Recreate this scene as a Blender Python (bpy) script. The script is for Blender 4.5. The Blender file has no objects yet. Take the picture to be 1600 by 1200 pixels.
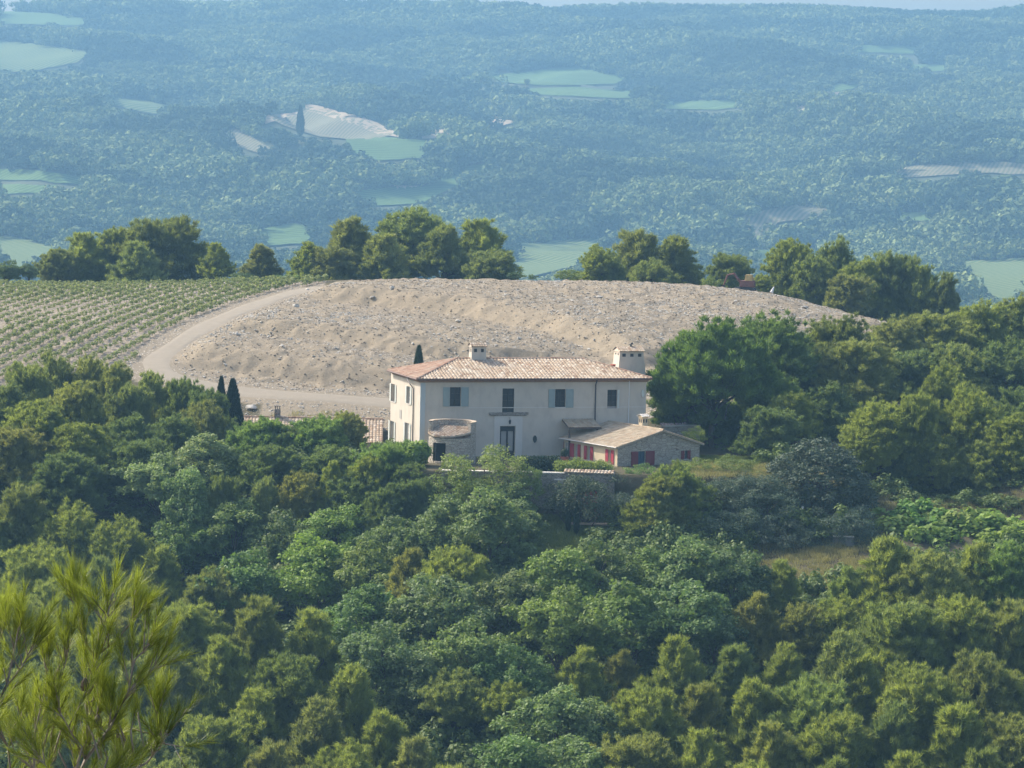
import bpy, bmesh, math, random
import numpy as np
from mathutils import Vector, Matrix
from mathutils.geometry import delaunay_2d_cdt
R = math.radians
S = bpy.context.scene
C = S.collection
# ------------------------------------------------------------------ camera
FPX = 5325.0; PITCH = 416.0/FPX; ROLL = R(1.2)
CAM = np.array([0.0, 0.0, 30.0])
_f = np.array([0, math.cos(PITCH), -math.sin(PITCH)])
_r0 = np.array([1.0, 0, 0]); _u0 = np.array([0, math.sin(PITCH), math.cos(PITCH)])
_r = _r0*math.cos(ROLL) + _u0*math.sin(ROLL); _u = _u0*math.cos(ROLL) - _r0*math.sin(ROLL)
cd = bpy.data.cameras.new('camera'); cam = bpy.data.objects.new('camera', cd); C.objects.link(cam)
cd.sensor_width = 36; cd.lens = 36*FPX/1600; cd.clip_start = .5; cd.clip_end = 20000
M = Matrix.Identity(4)
for i in range(3):
    M[i][0] = _r[i]; M[i][1] = _u[i]; M[i][2] = -_f[i]; M[i][3] = CAM[i]
cam.matrix_world = M; S.camera = cam
def ray(px, py): return _f + _r*(px-800)/FPX + _u*(600-py)/FPX
def at(px, py, Y):
    d = ray(px, py); return CAM + d*(Y-CAM[1])/d[1]
def proj(P):
    P = np.asarray(P, float) - CAM
    w = P@_f
    return 800 + FPX*(P@_r)/w, 600 - FPX*(P@_u)/w
# ------------------------------------------------------------------ world, sun, exposure
SUN_H = np.array([-.87, .49]); SUN_EL = R(41)
sd = np.array([SUN_H[0]*math.cos(SUN_EL), SUN_H[1]*math.cos(SUN_EL), math.sin(SUN_EL)]); sd /= np.linalg.norm(sd)
W = bpy.data.worlds.new('World'); S.world = W; W.use_nodes = True
nt = W.node_tree; bg = nt.nodes['Background']
sky = nt.nodes.new('ShaderNodeTexSky'); sky.sky_type = 'NISHITA'; sky.sun_disc = False
sky.sun_elevation = SUN_EL; sky.sun_rotation = math.atan2(sd[0], sd[1]); sky.air_density = 1.0; sky.dust_density = 4.0
nt.links.new(sky.outputs[0], bg.inputs[0]); bg.inputs[1].default_value = .15
ld = bpy.data.lights.new('sun', 'SUN'); ld.energy = 3.1; ld.angle = R(.5); ld.color = (1, .93, .82)
lo = bpy.data.objects.new('sun', ld); C.objects.link(lo)
lo.rotation_euler = Vector(sd).to_track_quat('Z', 'Y').to_euler(); lo.location = (-200, 100, 300)
S.view_settings.view_transform = 'Standard'; S.view_settings.look = 'None'
S.view_settings.exposure = .90; S.view_settings.gamma = 1
S.render.engine = 'CYCLES'
S.cycles.use_denoising = True; S.cycles.use_adaptive_sampling = False
S.cycles.max_bounces = 5; S.cycles.diffuse_bounces = 3; S.cycles.glossy_bounces = 2; S.cycles.volume_bounces = 0
S.cycles.transmission_bounces = 3; S.cycles.filter_width = 1.5
# ------------------------------------------------------------------ tagging
def tag(o, label=None, cat=None, group=None, kind=None):
    if label: o['label'] = label
    if cat: o['category'] = cat
    if group: o['group'] = group
    if kind: o['kind'] = kind
    return o
def link(o, parent=None):
    C.objects.link(o)
    if parent: o.parent = parent
    return o
def empty(name, loc, rz=0, label=None, cat=None, group=None):
    o = bpy.data.objects.new(name, None); C.objects.link(o)
    o.location = loc; o.rotation_euler = (0, 0, rz); o.empty_display_size = .3
    return tag(o, label, cat, group)
# ------------------------------------------------------------------ mesh from numpy arrays
def npmesh(name, V, F, mats=(), tint=None, smooth=False, midx=None):
    """V (n,3); F list of arrays (m,k)."""
    me = bpy.data.meshes.new(name)
    Fs = F if isinstance(F, list) else [F]
    Fs = [np.asarray(f, np.int32) for f in Fs if len(f)]
    V = np.asarray(V, np.float32)
    me.vertices.add(len(V)); me.vertices.foreach_set('co', V.ravel())
    nl = sum(f.size for f in Fs); nf = sum(len(f) for f in Fs)
    me.loops.add(nl); me.polygons.add(nf)
    me.loops.foreach_set('vertex_index', np.concatenate([f.ravel() for f in Fs]))
    st = []; tot = []; k = 0
    for f in Fs:
        n = f.shape[1]; st.append(k + np.arange(len(f))*n); tot.append(np.full(len(f), n)); k += f.size
    me.polygons.foreach_set('loop_start', np.concatenate(st).astype(np.int32))
    me.polygons.foreach_set('loop_total', np.concatenate(tot).astype(np.int32))
    for m in mats: me.materials.append(m)
    if midx is not None: me.polygons.foreach_set('material_index', np.asarray(midx, np.int32))
    me.update(calc_edges=True)
    me.polygons.foreach_set('use_smooth', np.full(nf, smooth))
    if tint is not None:
        a = me.attributes.new('tint', 'FLOAT', 'FACE'); a.data.foreach_set('value', np.asarray(tint, np.float32))
    return me
class MB:
    def __init__(s): s.v = []; s.f = []; s.t = []; s.cur = .5
    def quad(s, a, b, c, d, t=None):
        n = len(s.v); s.v += [tuple(a), tuple(b), tuple(c), tuple(d)]; s.f.append((n, n+1, n+2, n+3)); s.t.append(s.cur if t is None else t)
    def tri(s, a, b, c, t=None):
        n = len(s.v); s.v += [tuple(a), tuple(b), tuple(c)]; s.f.append((n, n+1, n+2)); s.t.append(s.cur if t is None else t)
    def box(s, c, d, taper=1.0, rz=0, rx=0, ry=0):
        x, y, z = np.array(d)/2
        P = np.array([[-x,-y,-z],[x,-y,-z],[x,y,-z],[-x,y,-z],[-x*taper,-y*taper,z],[x*taper,-y*taper,z],[x*taper,y*taper,z],[-x*taper,y*taper,z]])
        if rz or rx or ry: P = P @ np.array((Matrix.Rotation(rz,3,'Z')@Matrix.Rotation(ry,3,'Y')@Matrix.Rotation(rx,3,'X')).transposed())
        P = P + np.array(c)
        n = len(s.v); s.v += [tuple(p) for p in P]
        for q in ((0,3,2,1),(4,5,6,7),(0,1,5,4),(1,2,6,5),(2,3,7,6),(3,0,4,7)): s.f.append(tuple(n+i for i in q)); s.t.append(s.cur)
        return s
    def tube(s, pts, rad, n=6, cap=True):
        pts = [np.array(p, float) for p in pts]; k0 = len(s.v)
        if not hasattr(rad, '__len__'): rad = [rad]*len(pts)
        for i, p in enumerate(pts):
            d = pts[min(i+1, len(pts)-1)] - pts[max(i-1, 0)]; d /= np.linalg.norm(d)+1e-9
            a = np.cross(d, [0, 0, 1] if abs(d[2]) < .9 else [1, 0, 0]); a /= np.linalg.norm(a); b = np.cross(d, a)
            for j in range(n):
                t = 2*math.pi*j/n; s.v.append(tuple(p + rad[i]*(a*math.cos(t)+b*math.sin(t))))
        for i in range(len(pts)-1):
            for j in range(n):
                a0 = k0+i*n+j; a1 = k0+i*n+(j+1) % n; s.f.append((a0, a0+n, a1+n, a1)); s.t.append(s.cur)
        if cap:
            s.f.append(tuple(k0+j for j in range(n))); s.f.append(tuple(k0+(len(pts)-1)*n+j for j in reversed(range(n)))); s.t += [s.cur]*2
        return s
    def lathe(s, prof, c=(0,0,0), n=16):
        k0 = len(s.v)
        for r, z in prof:
            for j in range(n):
                t = 2*math.pi*j/n; s.v.append((c[0]+r*math.cos(t), c[1]+r*math.sin(t), c[2]+z))
        for i in range(len(prof)-1):
            for j in range(n):
                a0 = k0+i*n+j; a1 = k0+i*n+(j+1) % n; s.f.append((a0, a1, a1+n, a0+n)); s.t.append(s.cur)
        return s
    def build(s, name, mat, parent=None, smooth=False, bevel=0):
        me = bpy.data.meshes.new(name); me.from_pydata(s.v, [], s.f); me.materials.append(mat)
        a = me.attributes.new('tint', 'FLOAT', 'FACE'); a.data.foreach_set('value', np.array(s.t, np.float32))
        me.validate(); me.update()
        if smooth: me.polygons.foreach_set('use_smooth', np.full(len(me.polygons), True))
        o = bpy.data.objects.new(name, me); link(o, parent)
        if bevel:
            m = o.modifiers.new('bevel', 'BEVEL'); m.width = bevel; m.segments = 2
        return o
# ------------------------------------------------------------------ materials
def newmat(name):
    m = bpy.data.materials.new(name); m.use_nodes = True; nt = m.node_tree; nt.nodes.clear()
    out = nt.nodes.new('ShaderNodeOutputMaterial'); return m, nt, out
def N(nt, typ, **kw):
    n = nt.nodes.new(typ)
    for k, v in kw.items():
        if k.startswith('i_'): n.inputs[k[2:].replace('_', ' ')].default_value = v
        else: setattr(n, k, v)
    return n
def mixc(nt, fac, a, b, mode='MIX'):
    n = nt.nodes.new('ShaderNodeMix'); n.data_type = 'RGBA'; n.blend_type = mode
    for s, v in ((n.inputs[0], fac), (n.inputs[6], a), (n.inputs[7], b)):
        if hasattr(v, 'is_linked'): nt.links.new(v, s)
        elif isinstance(v, (int, float)): s.default_value = v
        else: s.default_value = (*v, 1)
    return n.outputs[2]
def ramp(nt, src, a, b):
    n = nt.nodes.new('ShaderNodeMapRange'); nt.links.new(src, n.inputs[0]); n.inputs[1].default_value = a; n.inputs[2].default_value = b
    return n.outputs[0]
def noise(nt, scale, detail=4, rough=.55, vec=None, sc=None, dist=0):
    n = N(nt, 'ShaderNodeTexNoise'); n.inputs['Scale'].default_value = scale; n.inputs['Detail'].default_value = detail; n.inputs['Roughness'].default_value = rough
    n.inputs['Distortion'].default_value = dist
    if vec is None: vec = N(nt, 'ShaderNodeTexCoord').outputs['Object']
    if sc is not None:
        mp = N(nt, 'ShaderNodeMapping'); mp.inputs['Scale'].default_value = sc; nt.links.new(vec, mp.inputs[0]); vec = mp.outputs[0]
    nt.links.new(vec, n.inputs['Vector']); return n.outputs['Fac']
def surf(nt, out, col, rough=.8, bump=None, bstr=.3, bdist=.05, spec=.3, metal=0):
    b = N(nt, 'ShaderNodeBsdfPrincipled')
    if hasattr(col, 'is_linked'): nt.links.new(col, b.inputs['Base Color'])
    else: b.inputs['Base Color'].default_value = (*col, 1)
    b.inputs['Roughness'].default_value = rough; b.inputs['Specular IOR Level'].default_value = spec; b.inputs['Metallic'].default_value = metal
    if bump is not None:
        bp = N(nt, 'ShaderNodeBump'); bp.inputs['Strength'].default_value = bstr; bp.inputs['Distance'].default_value = bdist
        nt.links.new(bump, bp.inputs['Height']); nt.links.new(bp.outputs[0], b.inputs['Normal'])
    nt.links.new(b.outputs[0], out.inputs[0]); return b
def foliage(name, dark, light, trans=.3, rough=.6, spec=.25):
    m, nt, out = newmat(name)
    at_ = N(nt, 'ShaderNodeAttribute', attribute_name='tint'); oi = N(nt, 'ShaderNodeObjectInfo')
    c = mixc(nt, at_.outputs['Fac'], dark, light)
    c = mixc(nt, 1.0, c, oi.outputs['Color'], 'MULTIPLY')
    b = N(nt, 'ShaderNodeBsdfPrincipled'); nt.links.new(c, b.inputs['Base Color'])
    b.inputs['Roughness'].default_value = rough; b.inputs['Specular IOR Level'].default_value = spec
    t = N(nt, 'ShaderNodeBsdfTranslucent'); c2 = mixc(nt, 1.0, c, (1.15, 1.2, .7), 'MULTIPLY'); nt.links.new(c2, t.inputs[0])
    ms = N(nt, 'ShaderNodeMixShader'); ms.inputs[0].default_value = trans
    nt.links.new(b.outputs[0], ms.inputs[1]); nt.links.new(t.outputs[0], ms.inputs[2]); nt.links.new(ms.outputs[0], out.inputs[0])
    return m
def plain(name, col, rough=.7, var=.15, scale=6, spec=.3, metal=0, bstr=.15):
    m, nt, out = newmat(name); n = noise(nt, scale)
    c = mixc(nt, n, tuple(x*(1-var) for x in col), tuple(min(1, x*(1+var)) for x in col))
    surf(nt, out, c, rough, n, bstr, .02, spec, metal); return m
MAT = {}
MAT['pine'] = foliage('pine_needles', (.135, .17, .055), (.34, .38, .12), .45)
MAT['oak'] = foliage('oak_leaves', (.11, .15, .05), (.25, .31, .10), .35)
MAT['grey'] = foliage('grey_leaves', (.095, .125, .085), (.20, .235, .165), .2)
MAT['cyp'] = foliage('cypress_leaves', (.020, .040, .020), (.040, .065, .026), .15)
MAT['bright'] = foliage('fig_leaves', (.16, .26, .05), (.32, .43, .10), .4)
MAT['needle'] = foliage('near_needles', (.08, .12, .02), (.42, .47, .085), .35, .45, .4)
MAT['far'] = None
MAT['bark'] = plain('bark', (.10, .075, .06), .9, .35, 9)
MAT['greybark'] = plain('pale_bark', (.30, .26, .22), .85, .35, 30)
# ------------------------------------------------------------------ terrain of the near hill
_PY = np.array([430, 441, 480, 520, 560, 600, 640, 662]); _PYY = np.array([402, 398, 371, 353, 341, 331, 323, 319.])
def Yof(py): return float(np.interp(py, _PY, _PYY))
cp = []
def P(px, py, Y=None): cp.append(at(px, py, Yof(py) if Y is None else Y))
for px in (-250, -120, 0, 150, 300, 450):
    for py in (451, 480, 520, 560, 600, 640):
        if py < 640 or px > 300: P(px, py + (1.5 if px < 300 else 0))
for px in (600, 720, 850, 980):
    for py in (441, 480, 520, 560, 600, 640): P(px, py)
for px, py, Y in ((1080, 447, 397), (1170, 456, 393), (1230, 465, 388), (1280, 480, 382), (1340, 495, 377), (1385, 508, 372), (1130, 500, 362), (1130, 560, 342), (1130, 640, 320), (1065, 676, 308), (1020, 690, 306), (1250, 560, 345), (1250, 660, 318),
                  (1430, 535, 366), (1500, 560, 360), (1600, 590, 352), (1750, 620, 345), (1900, 640, 345), (1450, 725, 313), (1600, 765, 308), (1750, 775, 305), (1500, 783, 297), (1500, 790, 292), (1600, 800, 290), (1400, 775, 293), (1750, 810, 289),
                  (1280, 792, 289), (1380, 795, 289), (1180, 790, 287), (1200, 716, 299), (1150, 705, 301), (1480, 850, 282), (1620, 860, 281),
                  (1300, 857, 280), (1300, 870, 279), (1270, 890, 275), (1270, 916, 272), (1270, 935, 268),
                  (900, 822, 284), (850, 830, 283), (840, 875, 277), (950, 825, 284), (1000, 830, 283)): P(px, py, Y)
for x in (-120, -60, 60, 120):
    cp += [np.array([x, 420, 7.5 if x < 0 else 2.5 if x == 60 else 0.]), np.array([x, 480, -12]), np.array([x, 560, -42]), np.array([x, 640, -82])]
cp += [np.array([0, 425, 8.5]), np.array([0, 480, -12]), np.array([0, 560, -42]), np.array([0, 640, -82]), np.array([-30, 425, 8.]), np.array([30, 420, 6.5]), np.array([45, 400, 4.5])]
for x in (-90, -45, -20, 0, 20, 45, 90):
    k = 0 if x > -10 else 1
    kl = x < -15; cp += [np.array([x, 296 if k else 297, -1.2 if k else (-9. if kl else 0.)]), np.array([x, 284, -11.5 if kl else -4.2]), np.array([x, 265, -14 if kl else -9.5]), np.array([x, 245, -14.5]), np.array([x, 225, -19.5]), np.array([x, 205, -24.]), np.array([x, 170, -28.]), np.array([x, 120, -24.]), np.array([x, 60, 2.]), np.array([x, 20, 22.])]
for x in (-60, -30, 0, 30, 60): cp += [np.array([x, 0, 28.3]), np.array([x, -30, 30.])]
cp += [np.array([-24, 311, -2.]), np.array([-17, 309, -2.]), np.array([-26, 304, -3.5]), np.array([-34, 314, -2.5]), np.array([-45, 316, -2.5]), np.array([-60, 316, -2.5]), np.array([-90, 316, -2.5])]
cp = np.array(cp)
_c2 = 36.0
def _phi(a, b): return np.sqrt(((a[:, None, :]-b[None, :, :])**2).sum(2) + _c2)
_A = np.zeros((len(cp)+3,)*2); _A[:len(cp), :len(cp)] = _phi(cp[:, :2], cp[:, :2]) + np.eye(len(cp))*-.05
_A[:len(cp), -3:] = np.c_[np.ones(len(cp)), cp[:, :2]]; _A[-3:, :len(cp)] = _A[:len(cp), -3:].T
_w = np.linalg.solve(_A, np.r_[cp[:, 2], 0, 0, 0])
def sstep(a, b, x):
    t = np.clip((x-a)/(b-a), 0, 1); return t*t*(3-2*t)
def vnoise(x, y, s, seed=0):
    """smooth value noise, vectorised"""
    x = np.asarray(x)/s + seed*17.3; y = np.asarray(y)/s + seed*9.1
    xi = np.floor(x).astype(np.int64); yi = np.floor(y).astype(np.int64); fx = x-xi; fy = y-yi
    fx = fx*fx*(3-2*fx); fy = fy*fy*(3-2*fy)
    def h(a, b):
        n = (a*374761393 + b*668265263 + seed*144665) & 0xffffffff
        n = ((n ^ (n >> 13))*1274126177) & 0xffffffff
        return ((n ^ (n >> 16)) & 0xffff)/65535.0
    return (h(xi, yi)*(1-fx)+h(xi+1, yi)*fx)*(1-fy) + (h(xi, yi+1)*(1-fx)+h(xi+1, yi+1)*fx)*fy
def inpoly(x, y, poly):
    x = np.asarray(x); y = np.asarray(y); r = np.zeros(x.shape, bool); n = len(poly)
    for i in range(n):
        x0, y0 = poly[i]; x1, y1 = poly[(i+1) % n]
        c = ((y0 > y) != (y1 > y)); r ^= c & (x < (x1-x0)*(y-y0)/((y1-y0) or 1e-9)+x0)
    return r
def polydist(x, y, pl):
    d = np.full(np.shape(x), 1e9)
    for i in range(len(pl)-1):
        ax, ay = pl[i]; bx, by = pl[i+1]; vx, vy = bx-ax, by-ay
        t = np.clip(((x-ax)*vx+(y-ay)*vy)/(vx*vx+vy*vy+1e-9), 0, 1)
        d = np.minimum(d, np.hypot(x-ax-t*vx, y-ay-t*vy))
    return d
def g0(x, y):
    x = np.atleast_1d(np.asarray(x, float)); y = np.atleast_1d(np.asarray(y, float)); sh = x.shape
    q = np.c_[x.ravel(), y.ravel()]; z = np.empty(len(q))
    for i in range(0, len(q), 20000):
        s = q[i:i+20000]; z[i:i+20000] = _phi(s, cp[:, :2])@_w[:-3] + _w[-3] + s@_w[-2:]
    return z.reshape(sh)
def pw(pts): return [tuple(at(px, py, Yof(py))[:2]) for px, py in pts]
TRACK = pw([(500, 449), (470, 455), (400, 477), (330, 508), (275, 540), (240, 563), (250, 588), (330, 606), (430, 618), (540, 626), (640, 632), (760, 634)])
MOUND = pw([(520, 445), (480, 456), (410, 480), (340, 510), (285, 543), (255, 566), (262, 583), (340, 600), (440, 612), (560, 620), (900, 632), (1080, 660)]) + [(25, 318), (42, 330), (42.5, 355), (42, 372), (40, 385), (35, 398), (10, 408), (-15, 408)]
BANKS = [(pw([(490, 462), (600, 469), (720, 480), (800, 493), (880, 510), (950, 535), (1000, 560)]), 1.15), (pw([(365, 512), (450, 519), (540, 530), (640, 545), (760, 556)]), 1.0), (pw([(285, 556), (340, 561), (400, 567), (500, 580), (620, 592)]), 1.1)]
def ground(x, y, fine=False):
    x = np.atleast_1d(np.asarray(x, float)); y = np.atleast_1d(np.asarray(y, float))
    z = g0(x, y)
    m = inpoly(x, y, MOUND)*sstep(0, 4, polydist(x, y, MOUND[:12]))
    # banks of the terraced mound
    zz = z + .35*(vnoise(x, y, 18, 3)-.5) + .006*x
    for bl, a in BANKS:
        d = polydist(x, y, bl); yb = np.interp(x, [q[0] for q in bl], [q[1] for q in bl]); sd = np.where(y > yb, d, -d)
        fade = sstep(bl[0][0]-6, bl[0][0]+4, x)*(1-sstep(bl[-1][0]-4, bl[-1][0]+14, x)); sd = sd + .9*(vnoise(x, y, 9, 8)-.5)+.5*(vnoise(x, y, 2.5, 9)-.5)
        z = z + m*fade*a*sstep(-3.0, 0, sd)*(1-sstep(1, 18, sd)) - m*fade*a*.35*(1-sstep(-3, -2, sd))*sstep(-12, -3, sd)
    # house terrace
    t = sstep(-10.5, -8.5, x)*sstep(30, 20, x)*sstep(286.6, 287.3, y)*sstep(318, 309, y)
    z = z*(1-t) + 0*t
    if fine:
        rough = m*.8 + .12
        tr = sstep(1.2, 2.6, polydist(x, y, TRACK))
        z = z + tr*rough*(.10*(vnoise(x, y, 2.6, 1)-.5) + .34*(vnoise(x, y, .95, 2)-.5) + .30*(vnoise(x, y, .5, 5)-.5))
    return z
def G(x, y): return float(ground([x], [y])[0])
xs = np.r_[np.linspace(-170, -46, 36)[:-1], np.arange(-46, 66, .36), np.linspace(66, 170, 32)]
ys = np.r_[np.linspace(-40, 180, 36)[:-1], np.arange(180, 284, 2), np.arange(284, 290, .3), np.arange(290, 312, 1.), np.arange(312, 410, .36), np.linspace(410, 640, 50)]
X, Y = np.meshgrid(xs, ys); Z = ground(X, Y, True)
ny, nx = X.shape
idx = np.arange(nx*ny).reshape(ny, nx)
F = np.stack([idx[:-1, :-1], idx[:-1, 1:], idx[1:, 1:], idx[1:, :-1]], -1).reshape(-1, 4)
me = npmesh('ground', np.c_[X.ravel(), Y.ravel(), Z.ravel()], F, smooth=True)
# masks: soil (ploughed mound), vines soil, grass, forest floor
MV = pw([(-260, 452), (0, 452), (200, 451), (400, 449), (505, 446), (470, 452), (395, 475), (320, 506), (265, 538), (232, 560), (150, 612), (0, 660), (-300, 700)])
MV = [(MV[0][0], 408)] + [(-60, 408), (-30, 405), (MV[4][0], 402)] + MV[4:]
mound_a = (inpoly(X, Y, MOUND) | (polydist(X, Y, TRACK) < 3)).astype(float)
# soil spills down to the foot behind the house
mound_a = np.maximum(mound_a, ((Y > 317.5) & (X > -24) & (X < 40) & (Y < 345)).astype(float))
vine_a = inpoly(X, Y, MV).astype(float)*(1-mound_a)
grass_a = ((X > 1) & (X < 8.5) & (Y > 274) & (Y < 286)).astype(float) + ((X > 14.5) & (X < 22) & (Y > 294) & (Y < 303)).astype(float)
for nm, a in (('soil', mound_a), ('vine', vine_a), ('grass', grass_a)):
    at_ = me.attributes.new(nm, 'FLOAT', 'POINT'); at_.data.foreach_set('value', a.ravel().astype(np.float32))
m, nt, out = newmat('ground')
A = lambda n: N(nt, 'ShaderNodeAttribute', attribute_name=n).outputs['Fac']
ge = N(nt, 'ShaderNodeNewGeometry'); sx = N(nt, 'ShaderNodeSeparateXYZ'); nt.links.new(ge.outputs['True Normal'], sx.inputs[0])
tread = ramp(nt, sx.outputs[2], .955, .985)
n1 = noise(nt, .12, 5); n2 = noise(nt, 1.4, 6, .7); n3 = noise(nt, 5, 5, .7)
forest = mixc(nt, n2, (.05, .05, .028), (.15, .125, .075))
dry = mixc(nt, n2, (.36, .29, .20), (.56, .47, .35))
vo = N(nt, 'ShaderNodeTexVoronoi'); vo.inputs['Scale'].default_value = 3.2; vo.inputs['Randomness'].default_value = 1
nt.links.new(N(nt, 'ShaderNodeTexCoord').outputs['Object'], vo.inputs['Vector'])
sp = ramp(nt, vo.outputs['Distance'], .30, .12)
patch = ramp(nt, n1, .38, .62)
stony = mixc(nt, sp, mixc(nt, n3, (.172, .143, .104), (.29, .246, .183)), (.58, .54, .46))
stone_amt = mixc(nt, tread, (0.15,)*3, (1,)*3)
bank = mixc(nt, n2, (.205, .168, .118), (.315, .262, .185))
k1 = mixc(nt, patch, (.55,)*3, (1,)*3)
sto = mixc(nt, mixc(nt, 1.0, stone_amt, k1, 'MULTIPLY'), bank, stony)
vinec = mixc(nt, sp, mixc(nt, n3, (.20, .165, .12), (.32, .27, .21)), (.5, .46, .4))
grass = mixc(nt, n3, (.14, .18, .05), (.30, .30, .11))
c = mixc(nt, A('grass'), forest, grass); c = mixc(nt, A('vine'), c, vinec); c = mixc(nt, A('soil'), c, sto)
surf(nt, out, c, .95, n3, .6, .12, .1)
me.materials.append(m); MAT['ground'] = m
go = bpy.data.objects.new('ground', me); link(go); tag(go, kind='structure')
# dirt track draped over the foot of the mound
def strip(name, pl, w, mat, lift=.05, wfun=None):
    pts = []
    for i in range(len(pl)-1):
        a = np.array(pl[i]); b = np.array(pl[i+1]); n = max(2, int(np.linalg.norm(b-a)/1.0))
        pts += [a+(b-a)*k/n for k in range(n)]
    pts.append(np.array(pl[-1])); pts = np.array(pts)
    for _ in range(6): pts[1:-1] = (pts[:-2]+2*pts[1:-1]+pts[2:])/4
    t = np.gradient(pts, axis=0); t /= np.linalg.norm(t, axis=1)[:, None]; nn = np.c_[-t[:, 1], t[:, 0]]
    K = 7; rows = []
    for j in range(K):
        e = (j/(K-1)-.5)*w*(1+.15*np.sin(np.arange(len(pts))*.4+j)*(j in (0, K-1)))
        q = pts+nn*np.asarray(e)[:, None]; z = ground(q[:, 0], q[:, 1]) + lift - (.12 if j in (0, K-1) else 0)
        rows.append(np.c_[q, z])
    V = np.concatenate(rows); n = len(pts); ii = np.arange(n*K).reshape(K, n)
    F = np.stack([ii[:-1, :-1], ii[:-1, 1:], ii[1:, 1:], ii[1:, :-1]], -1).reshape(-1, 4)
    o = bpy.data.objects.new(name, npmesh(name, V, F, [mat], smooth=True)); link(o); return tag(o, kind='structure')
m, nt, out = newmat('dirt'); n = noise(nt, 1.2, 6, .7); surf(nt, out, mixc(nt, n, (.24, .208, .160), (.325, .283, .222)), .95, n, .5, .05, .1); MAT['dirt'] = m
strip('dirt_track', TRACK, 3.1, m)
# ------------------------------------------------------------------ far hills
_rs = np.random.RandomState(5)
def H(x, y):
    x = np.asarray(x, float); y = np.asarray(y, float)
    b = np.interp(y, [450, 1280, 1600, 1920, 2240, 2640, 3120, 3520, 3616, 3840, 4600], [-70, -73, -52, -47.6, -20, 20, 74, 131, 135.5, 136, 108])
    b = b + x*.013*sstep(1900, 3500, y)
    amp = np.interp(y, [450, 1400, 1850, 2200, 3000, 3440, 3650], [0, 1, 5, 33, 28, 7, 2.5])
    w = vnoise(x + .35*y, y*.6, 135, 11) - .5
    w2 = vnoise(x - .25*y, y*.8, 58, 12) - .5
    sp = 1-np.abs(2*vnoise(x+.5*y, y*.4, 190, 14)-1)
    return b + amp*(1.2*w + .5*w2 + .95*(sp-.6))
ys = np.r_[np.arange(450, 1500, 14.), np.arange(1500, 3760, 6.), np.arange(3760, 4610, 20.)]; xs = np.r_[np.arange(-1500, -700, 20.), np.arange(-700, 700, 7.), np.arange(700, 1501, 20.)]
X, Y = np.meshgrid(xs, ys); Z = H(X, Y); ny, nx = X.shape
idx = np.arange(nx*ny).reshape(ny, nx)
F = np.stack([idx[:-1, :-1], idx[:-1, 1:], idx[1:, 1:], idx[1:, :-1]], -1).reshape(-1, 4)
m, nt, out = newmat('far_ground'); n = noise(nt, .05, 5)
surf(nt, out, mixc(nt, n, (.05, .065, .03), (.09, .10, .05)), .95)
me = npmesh('hills', np.c_[X.ravel(), Y.ravel(), Z.ravel()], F, [m], smooth=True)
o = bpy.data.objects.new('hills', me); link(o); tag(o, kind='structure')
_Yt = np.arange(1350, 3720, 4.)
def hit(px, py):
    d = ray(px, py); t = _Yt/d[1]; x = d[0]*t; z = CAM[2]+d[2]*t; h = H(x, _Yt)
    k = np.argmax(z < h+0.0) if (z < h).any() else len(_Yt)-1
    return (x[k], _Yt[k])
def fieldmat(name, a, b, ang, sp, cov=.5, stripe=True):
    m, nt, out = newmat(name); n = noise(nt, .25, 5, .7); c = mixc(nt, n, a, tuple(x*1.25 for x in a))
    if stripe:
        tc = N(nt, 'ShaderNodeTexCoord'); mp = N(nt, 'ShaderNodeMapping'); mp.inputs['Rotation'].default_value = (0, 0, ang)
        nt.links.new(tc.outputs['Object'], mp.inputs[0])
        wv = N(nt, 'ShaderNodeTexWave'); wv.inputs['Scale'].default_value = math.pi*2/20/sp*1.0; wv.inputs['Distortion'].default_value = 1.0; wv.inputs['Detail Scale'].default_value = 2
        nt.links.new(mp.outputs[0], wv.inputs['Vector']); c = mixc(nt, ramp(nt, wv.outputs['Fac'], cov-.2, cov+.2), c, b)
    surf(nt, out, c, .95, n, .5, .5, .1); return m
FM = {'vine': fieldmat('vine_field', (.16, .18, .075), (.08, .13, .035), .5, 4.5, .4),
      'green': fieldmat('green_field', (.10, .16, .05), (.065, .11, .03), 1.2, 5, .5),
      'bare': fieldmat('bare_field', (.205, .175, .11), (.135, .14, .075), .3, 3, .5),
      'tan': fieldmat('tan_field', (.33, .26, .17), (.25, .20, .13), .3, 5, .6, False)}
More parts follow.
